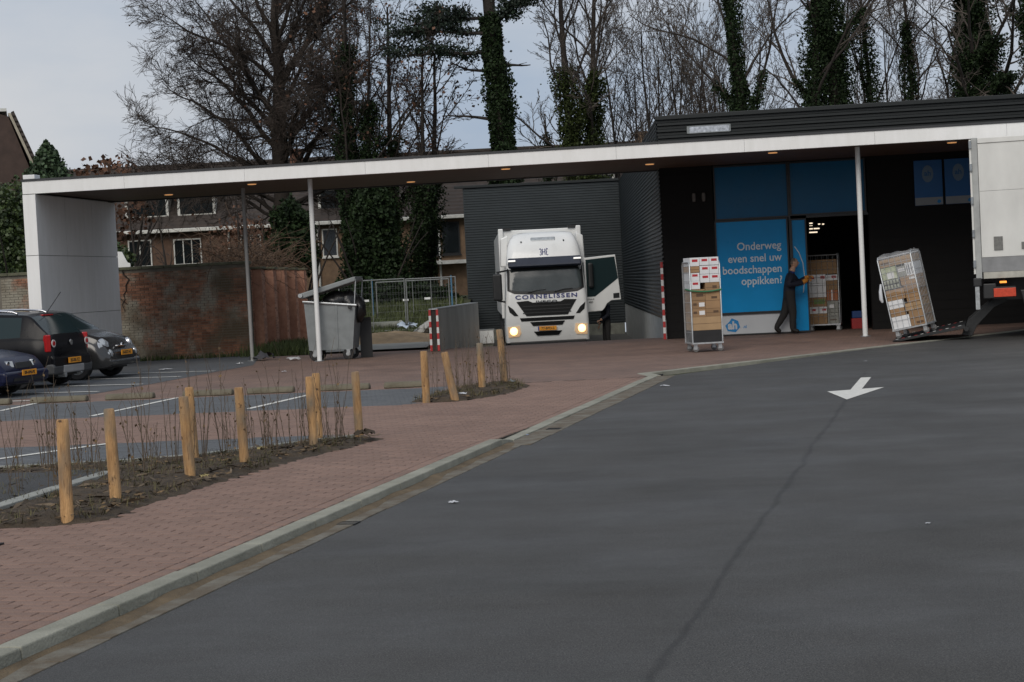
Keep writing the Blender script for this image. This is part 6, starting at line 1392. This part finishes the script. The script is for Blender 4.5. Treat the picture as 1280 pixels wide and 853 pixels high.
# cage tilted on the tail lift
bpy.context.view_layer.update()
m3 = lift.matrix_world @ Matrix.Translation((-.98,.47,.002)) @ Matrix.Rotation(R(-14), 4, 'Z'); cage('film-wrapped roll cage tilted on the lowered tail lift', m3, .72, .70, 1.68, True)
def c3(x0,x1,z0,z1,mat,lab,grp=None,marks=(),yy=-.31): return carton(m3, x0,x1,z0,z1,yy,.3,mat,lab,grp,marks)
LT, GT = 'brown carton in the tilted roll cage on the tail lift', 'brown cartons in the tilted cage'; LTW, GTW = 'white carton in the tilted roll cage on the tail lift', 'white cartons in the tilted cage'
c3(-.33,.03,.193,.44,WBOX,LTW,GTW); c3(-.33,-.03,.443,.60,CARD,LT,GT); c3(-.33,-.03,.603,.77,WBOX,LTW,GTW); c3(-.33,.05,.773,.99,CARD,LT,GT)
c3(.04,.33,.193,.50,CARD,LT,GT,[('p',.4,.1,.5,.15)]); c3(.0,.16,.503,.66,CARDL,LT,GT); c3(.165,.33,.503,.66,CARDL,LT,GT); c3(.06,.33,.663,.86,CARD,LT,GT); c3(.06,.33,.863,1.03,CARD,LT,GT); c3(.02,.33,1.033,1.20,CARD,'brown carton with white label in the tilted roll cage',None,[('w',.6,.55,.38,.3)])
tr = c3(-.33,.0,.993,1.20,CRATE,'tray of small jars in the tilted roll cage',None)
for a in range(5):
    for b_ in range(2): MB().lathe([(.022,0),(.026,.02),(.026,.06),(.02,.075)], 10, c=(-.135+a*.066,-.316,.02+b_*.1)).build('jar', M('jar_glass', (.30,.32,.25), .3, .2, 20), tr, smooth=40)
c3(-.33,-.02,1.203,1.45,M('green_pack', (.22,.27,.10), .5, .3, 9, col2=(.55,.58,.45)),'green and white printed pack in the tilted roll cage',None,[('w',.35,.05,.45,.5)]); c3(.0,.17,1.203,1.42,CONC,'grey pack in the tilted roll cage',None,[('w',.1,.5,.8,.3)]); c3(.175,.33,1.203,1.46,WBOX,'white striped pack in the tilted roll cage',None,[('k',.15,.1,.08,.8),('k',.45,.1,.08,.8),('k',.75,.1,.08,.8)])
c3(-.33,.33,1.463,1.62,CARDL,'wide brown carton topmost in the tilted roll cage',None,[('p',.05,.3,.25,.3)])
# cling film round the top
FILM = M('clear_film', (.75,.77,.8), .22, .1, 6, .8, 9, alpha=.16, spec=.6)
V = []; F = []; n = 40; rows = 10; r = random.Random(2)
for j in range(rows+1):
    z = .92 + .80*j/rows
    for i in range(n):
        a = 2*math.pi*i/n; c, s_ = math.cos(a), math.sin(a); k = (abs(c)**6 + abs(s_)**6)**(-1/6); sh = 1 if j < rows else .86; V.append((c*k*.385*sh + r.gauss(0,.006), s_*k*.385*sh + r.gauss(0,.006), z + .03*mnoise.noise((c*2,s_*2,j*.6)) + (.03*mnoise.noise((a*2,0,0)) if j in (0, rows) else 0)))
F = [(j*n+i, j*n+(i+1) % n, (j+1)*n+(i+1) % n, (j+1)*n+i) for j in range(rows) for i in range(n)]
o = link('plastic_film', fast_mesh('plastic_film', V, F), FILM); o.matrix_world = m3; o.data.polygons.foreach_set('use_smooth', [True]*len(o.data.polygons)); tag(o, 'clear plastic film wrapped round the upper half of the tilted cage', 'plastic film')
m = MB().tube([(-.38,-.35,1.15),(-.41,-.38,1.0),(-.43,-.38,.85),(-.42,-.37,.78)], [.02,.035,.04,.02], 7); o = m.build('plastic_bag', M('white_plastic_bag', (.6,.62,.65), .4, .1), None, smooth=60); o.matrix_world = m3; tag(o, 'white plastic tail of film hanging from the side of the tilted cage', 'plastic film')

# red and blue crate inside the doorway
cr = thing('stacked_crate', 'red crate with blue crate on it just inside the doorway', 'crate', (8.70, 43.0, -.02), -PH)
MB().box(-.2,.2,-.15,.15,0,.28).build('lower_crate', REDP, cr, bevel=.02); MB().box(-.18,.18,-.14,.14,.282,.46).build('upper_crate', M('blue_crate', (.02,.07,.25), .5, .1), cr, bevel=.02)

# ------------------------------------------------------------------ people
SKIN = M('skin', (.42,.25,.17), .55, .08, 8); NAVYJ = M('navy_jacket', (.007,.009,.020), .8, .25, 5, .4, 14); BLUJ = M('blue_yoke', (.012,.03,.16), .8, .15, 5, .3, 14); TRO = M('dark_trousers', (.016,.015,.015), .85, .2, 5, .4, 14); SHOE = M('black_shoes', (.012,.011,.010), .5, .1); GLV = M('orange_gloves', (.50,.20,.025), .7, .15, 10); HAIR = M('grey_brown_hair', (.12,.09,.07), .8, .2, 30)
def person(label, loc, rz, J, E, head, look=(1,0), mats=None, cat='person'):
    """J: joint -> (pos, radius); E: list of (a, b, material)"""
    names = list(J); me = bpy.data.meshes.new('body'); me.from_pydata([J[k][0] for k in names], [(names.index(a), names.index(b)) for a, b, _ in E], [])
    o = bpy.data.objects.new('body_tmp', me); COL.objects.link(o); sk = o.modifiers.new('skin', 'SKIN'); sk.branch_smoothing = .6
    for i, k in enumerate(names):
        v = me.skin_vertices[0].data[i]; rd = J[k][1]; v.radius = (rd, rd) if not hasattr(rd, '__len__') else rd; v.use_root = (i == 0)
    ss = o.modifiers.new('sub', 'SUBSURF'); ss.levels = 2; ss.render_levels = 2
    dg = bpy.context.evaluated_depsgraph_get(); bm_ = bpy.data.meshes.new_from_object(o.evaluated_get(dg)); bpy.data.objects.remove(o)
    order = []
    for _, _, m_ in E:
        if m_ not in order: order.append(m_)
    bm_.materials.clear()
    for m_ in order + [SKIN, HAIR, GLV]: bm_.materials.append(m_)
    for p in bm_.polygons:
        c = p.center; best = 9
        for a, b, m_ in E:
            A = Vector(J[a][0]); B_ = Vector(J[b][0]); t_ = max(0, min(1, (c-A).dot(B_-A)/max(1e-6,(B_-A).length_squared))); d = (c - A.lerp(B_, t_)).length
            if d < best: best = d; p.material_index = order.index(m_)
        p.use_smooth = True
    bm = bmesh.new(); bm.from_mesh(bm_); ns, nh, ng = len(order), len(order)+1, len(order)+2
    hc = Vector(head)
    def blobp(center, rad, mi, sub=3, f=None):
        q = bmesh.ops.create_icosphere(bm, subdivisions=sub, radius=1)
        for v in q['verts']:
            if f: f(v)
            v.co = Vector((v.co.x*rad[0], v.co.y*rad[1], v.co.z*rad[2])) + Vector(center)
        for f_ in {f2 for v in q['verts'] for f2 in v.link_faces}: f_.material_index = mi if not callable(mi) else mi(f_.calc_center_median() - hc); f_.smooth = True
    def shape(v):
        if v.co.z < 0: v.co.x = v.co.x*(1 - .12*(-v.co.z)) + .12*(-v.co.z); v.co.y *= 1 - .22*(-v.co.z)
    blobp(head, (.098,.076,.118), lambda d: nh if (d.z > .03 and d.x < .03) or (d.x < -.03 and d.z > -.03) else ns, 3, shape)
    blobp(hc + Vector((.105,0,-.005)), (.018,.013,.02), ns, 2); blobp(hc + Vector((.098,0,-.05)), (.012,.024,.006), ns, 2)
    for s_ in (-1,1): blobp(hc + Vector((.0,s_*.077,0)), (.016,.008,.026), ns, 2); blobp(hc + Vector((.088,s_*.03,.02)), (.010,.012,.008), nh, 2)
    for hd, dirv in J.get('_h', []) if isinstance(J.get('_h'), list) else []: pass
    bm.to_mesh(bm_); bm.free(); bm_.name = 'person'
    ob = link('person', bm_, None); ob.location = loc; ob.rotation_euler = (0,0,rz); tag(ob, label, cat); return ob
def fingers(parent, hand, fwd, mat):
    h = Vector(hand); f = Vector(fwd).normalized(); side = f.cross(Vector((0,0,1))).normalized(); m = MB()
    for k, ln in enumerate((.065,.075,.07,.055)):
        b = h + side*(k-1.5)*.021 + f*.035; m.tube([b, b + f*ln*.5 + Vector((0,0,-.004)), b + f*ln*.7 + Vector((0,0,-.03)), b + f*ln*.55 + Vector((0,0,-.055))], [.0105,.010,.0095,.008], 6)
    b = h - side*.035; m.tube([b, b + f*.03 - side*.02 + Vector((0,0,-.01)), b + f*.06 - side*.012 + Vector((0,0,-.03))], [.012,.011,.009], 6)
    return m.build('glove_fingers', mat, parent, smooth=50)
J = {'pel': ((-.02,0,.97),(.19,.17)), 'waist': ((-.01,0,1.12),(.205,.185)), 'chest': ((.03,0,1.34),(.22,.19)), 'neckb': ((.08,0,1.50),(.11,.11)), 'neck': ((.105,0,1.57),.06), 'headb': ((.125,0,1.64),.065),
 'shR': ((.04,-.18,1.43),.105), 'elR': ((-.06,-.33,1.17),.085), 'wrR': ((.30,-.18,1.22),.06), 'haR': ((.43,-.13,1.29),(.06,.05)),
 'shL': ((.06,.17,1.43),.105), 'elL': ((.24,.26,1.22),.08), 'wrL': ((.40,.16,1.32),.055), 'haL': ((.50,.13,1.36),(.06,.05)),
 'hiR': ((.0,-.095,.88),.135), 'knR': ((.05,-.10,.50),.098), 'anR': ((.02,-.10,.10),.07), 'toR': ((.18,-.11,.045),.05),
 'hiL': ((-.03,.095,.88),.135), 'knL': ((-.13,.09,.50),.098), 'anL': ((-.36,.08,.14),.07), 'toL': ((-.24,.08,.045),.05)}
E_ = [('pel','waist',NAVYJ),('waist','chest',NAVYJ),('chest','neckb',BLUJ),('neckb','neck',SKIN),('neck','headb',SKIN),('chest','shR',NAVYJ),('shR','elR',NAVYJ),('elR','wrR',NAVYJ),('wrR','haR',GLV),('chest','shL',NAVYJ),('shL','elL',NAVYJ),('elL','wrL',NAVYJ),('wrL','haL',GLV),
 ('pel','hiR',TRO),('hiR','knR',TRO),('knR','anR',TRO),('anR','toR',SHOE),('pel','hiL',TRO),('hiL','knL',TRO),('knL','anL',TRO),('anL','toL',SHOE)]
p1 = person('person in navy jacket and orange gloves pushing a roll cage through the doorway', (6.74, 41.45, .012), -R(4), J, E_, (.14,0,1.70))
fingers(p1, (.43,-.13,1.29), (1,.1,.1), GLV); fingers(p1, (.50,.13,1.36), (1,-.1,.1), GLV)
J2 = {'pel': ((0,0,.95),(.15,.13)), 'waist': ((.0,0,1.12),(.16,.13)), 'chest': ((.02,0,1.36),(.18,.145)), 'neckb': ((.03,0,1.52),(.085,.08)), 'neck': ((.04,0,1.58),.052), 'headb': ((.05,0,1.65),.06),
 'shR': ((.02,-.19,1.45),.085), 'elR': ((.0,-.26,1.17),.06), 'wrR': ((.12,-.24,.95),.042), 'haR': ((.16,-.23,.87),(.045,.035)), 'shL': ((.02,.19,1.45),.085), 'elL': ((.06,.27,1.18),.06), 'wrL': ((.24,.22,1.05),.042), 'haL': ((.31,.2,1.03),(.045,.035)),
 'hiR': ((0,-.095,.88),.105), 'knR': ((.03,-.11,.49),.075), 'anR': ((.0,-.12,.09),.05), 'toR': ((.15,-.13,.04),.042), 'hiL': ((0,.095,.88),.105), 'knL': ((.02,.10,.49),.075), 'anL': ((-.04,.11,.09),.05), 'toL': ((.11,.13,.04),.042)}
E2 = [(a,b, (NAVYJ if m_ is BLUJ else (SKIN if m_ is GLV else m_))) for a,b,m_ in E_]
p2 = person('person in dark clothes standing behind the open truck door', (2.92, 52.6, -.74), R(200), J2, E2, (.06,0,1.71))
fingers(p2, (.16,-.23,.87), (.3,0,-1), SKIN); fingers(p2, (.31,.2,1.03), (1,0,-.2), SKIN)
bpy.context.view_layer.update()
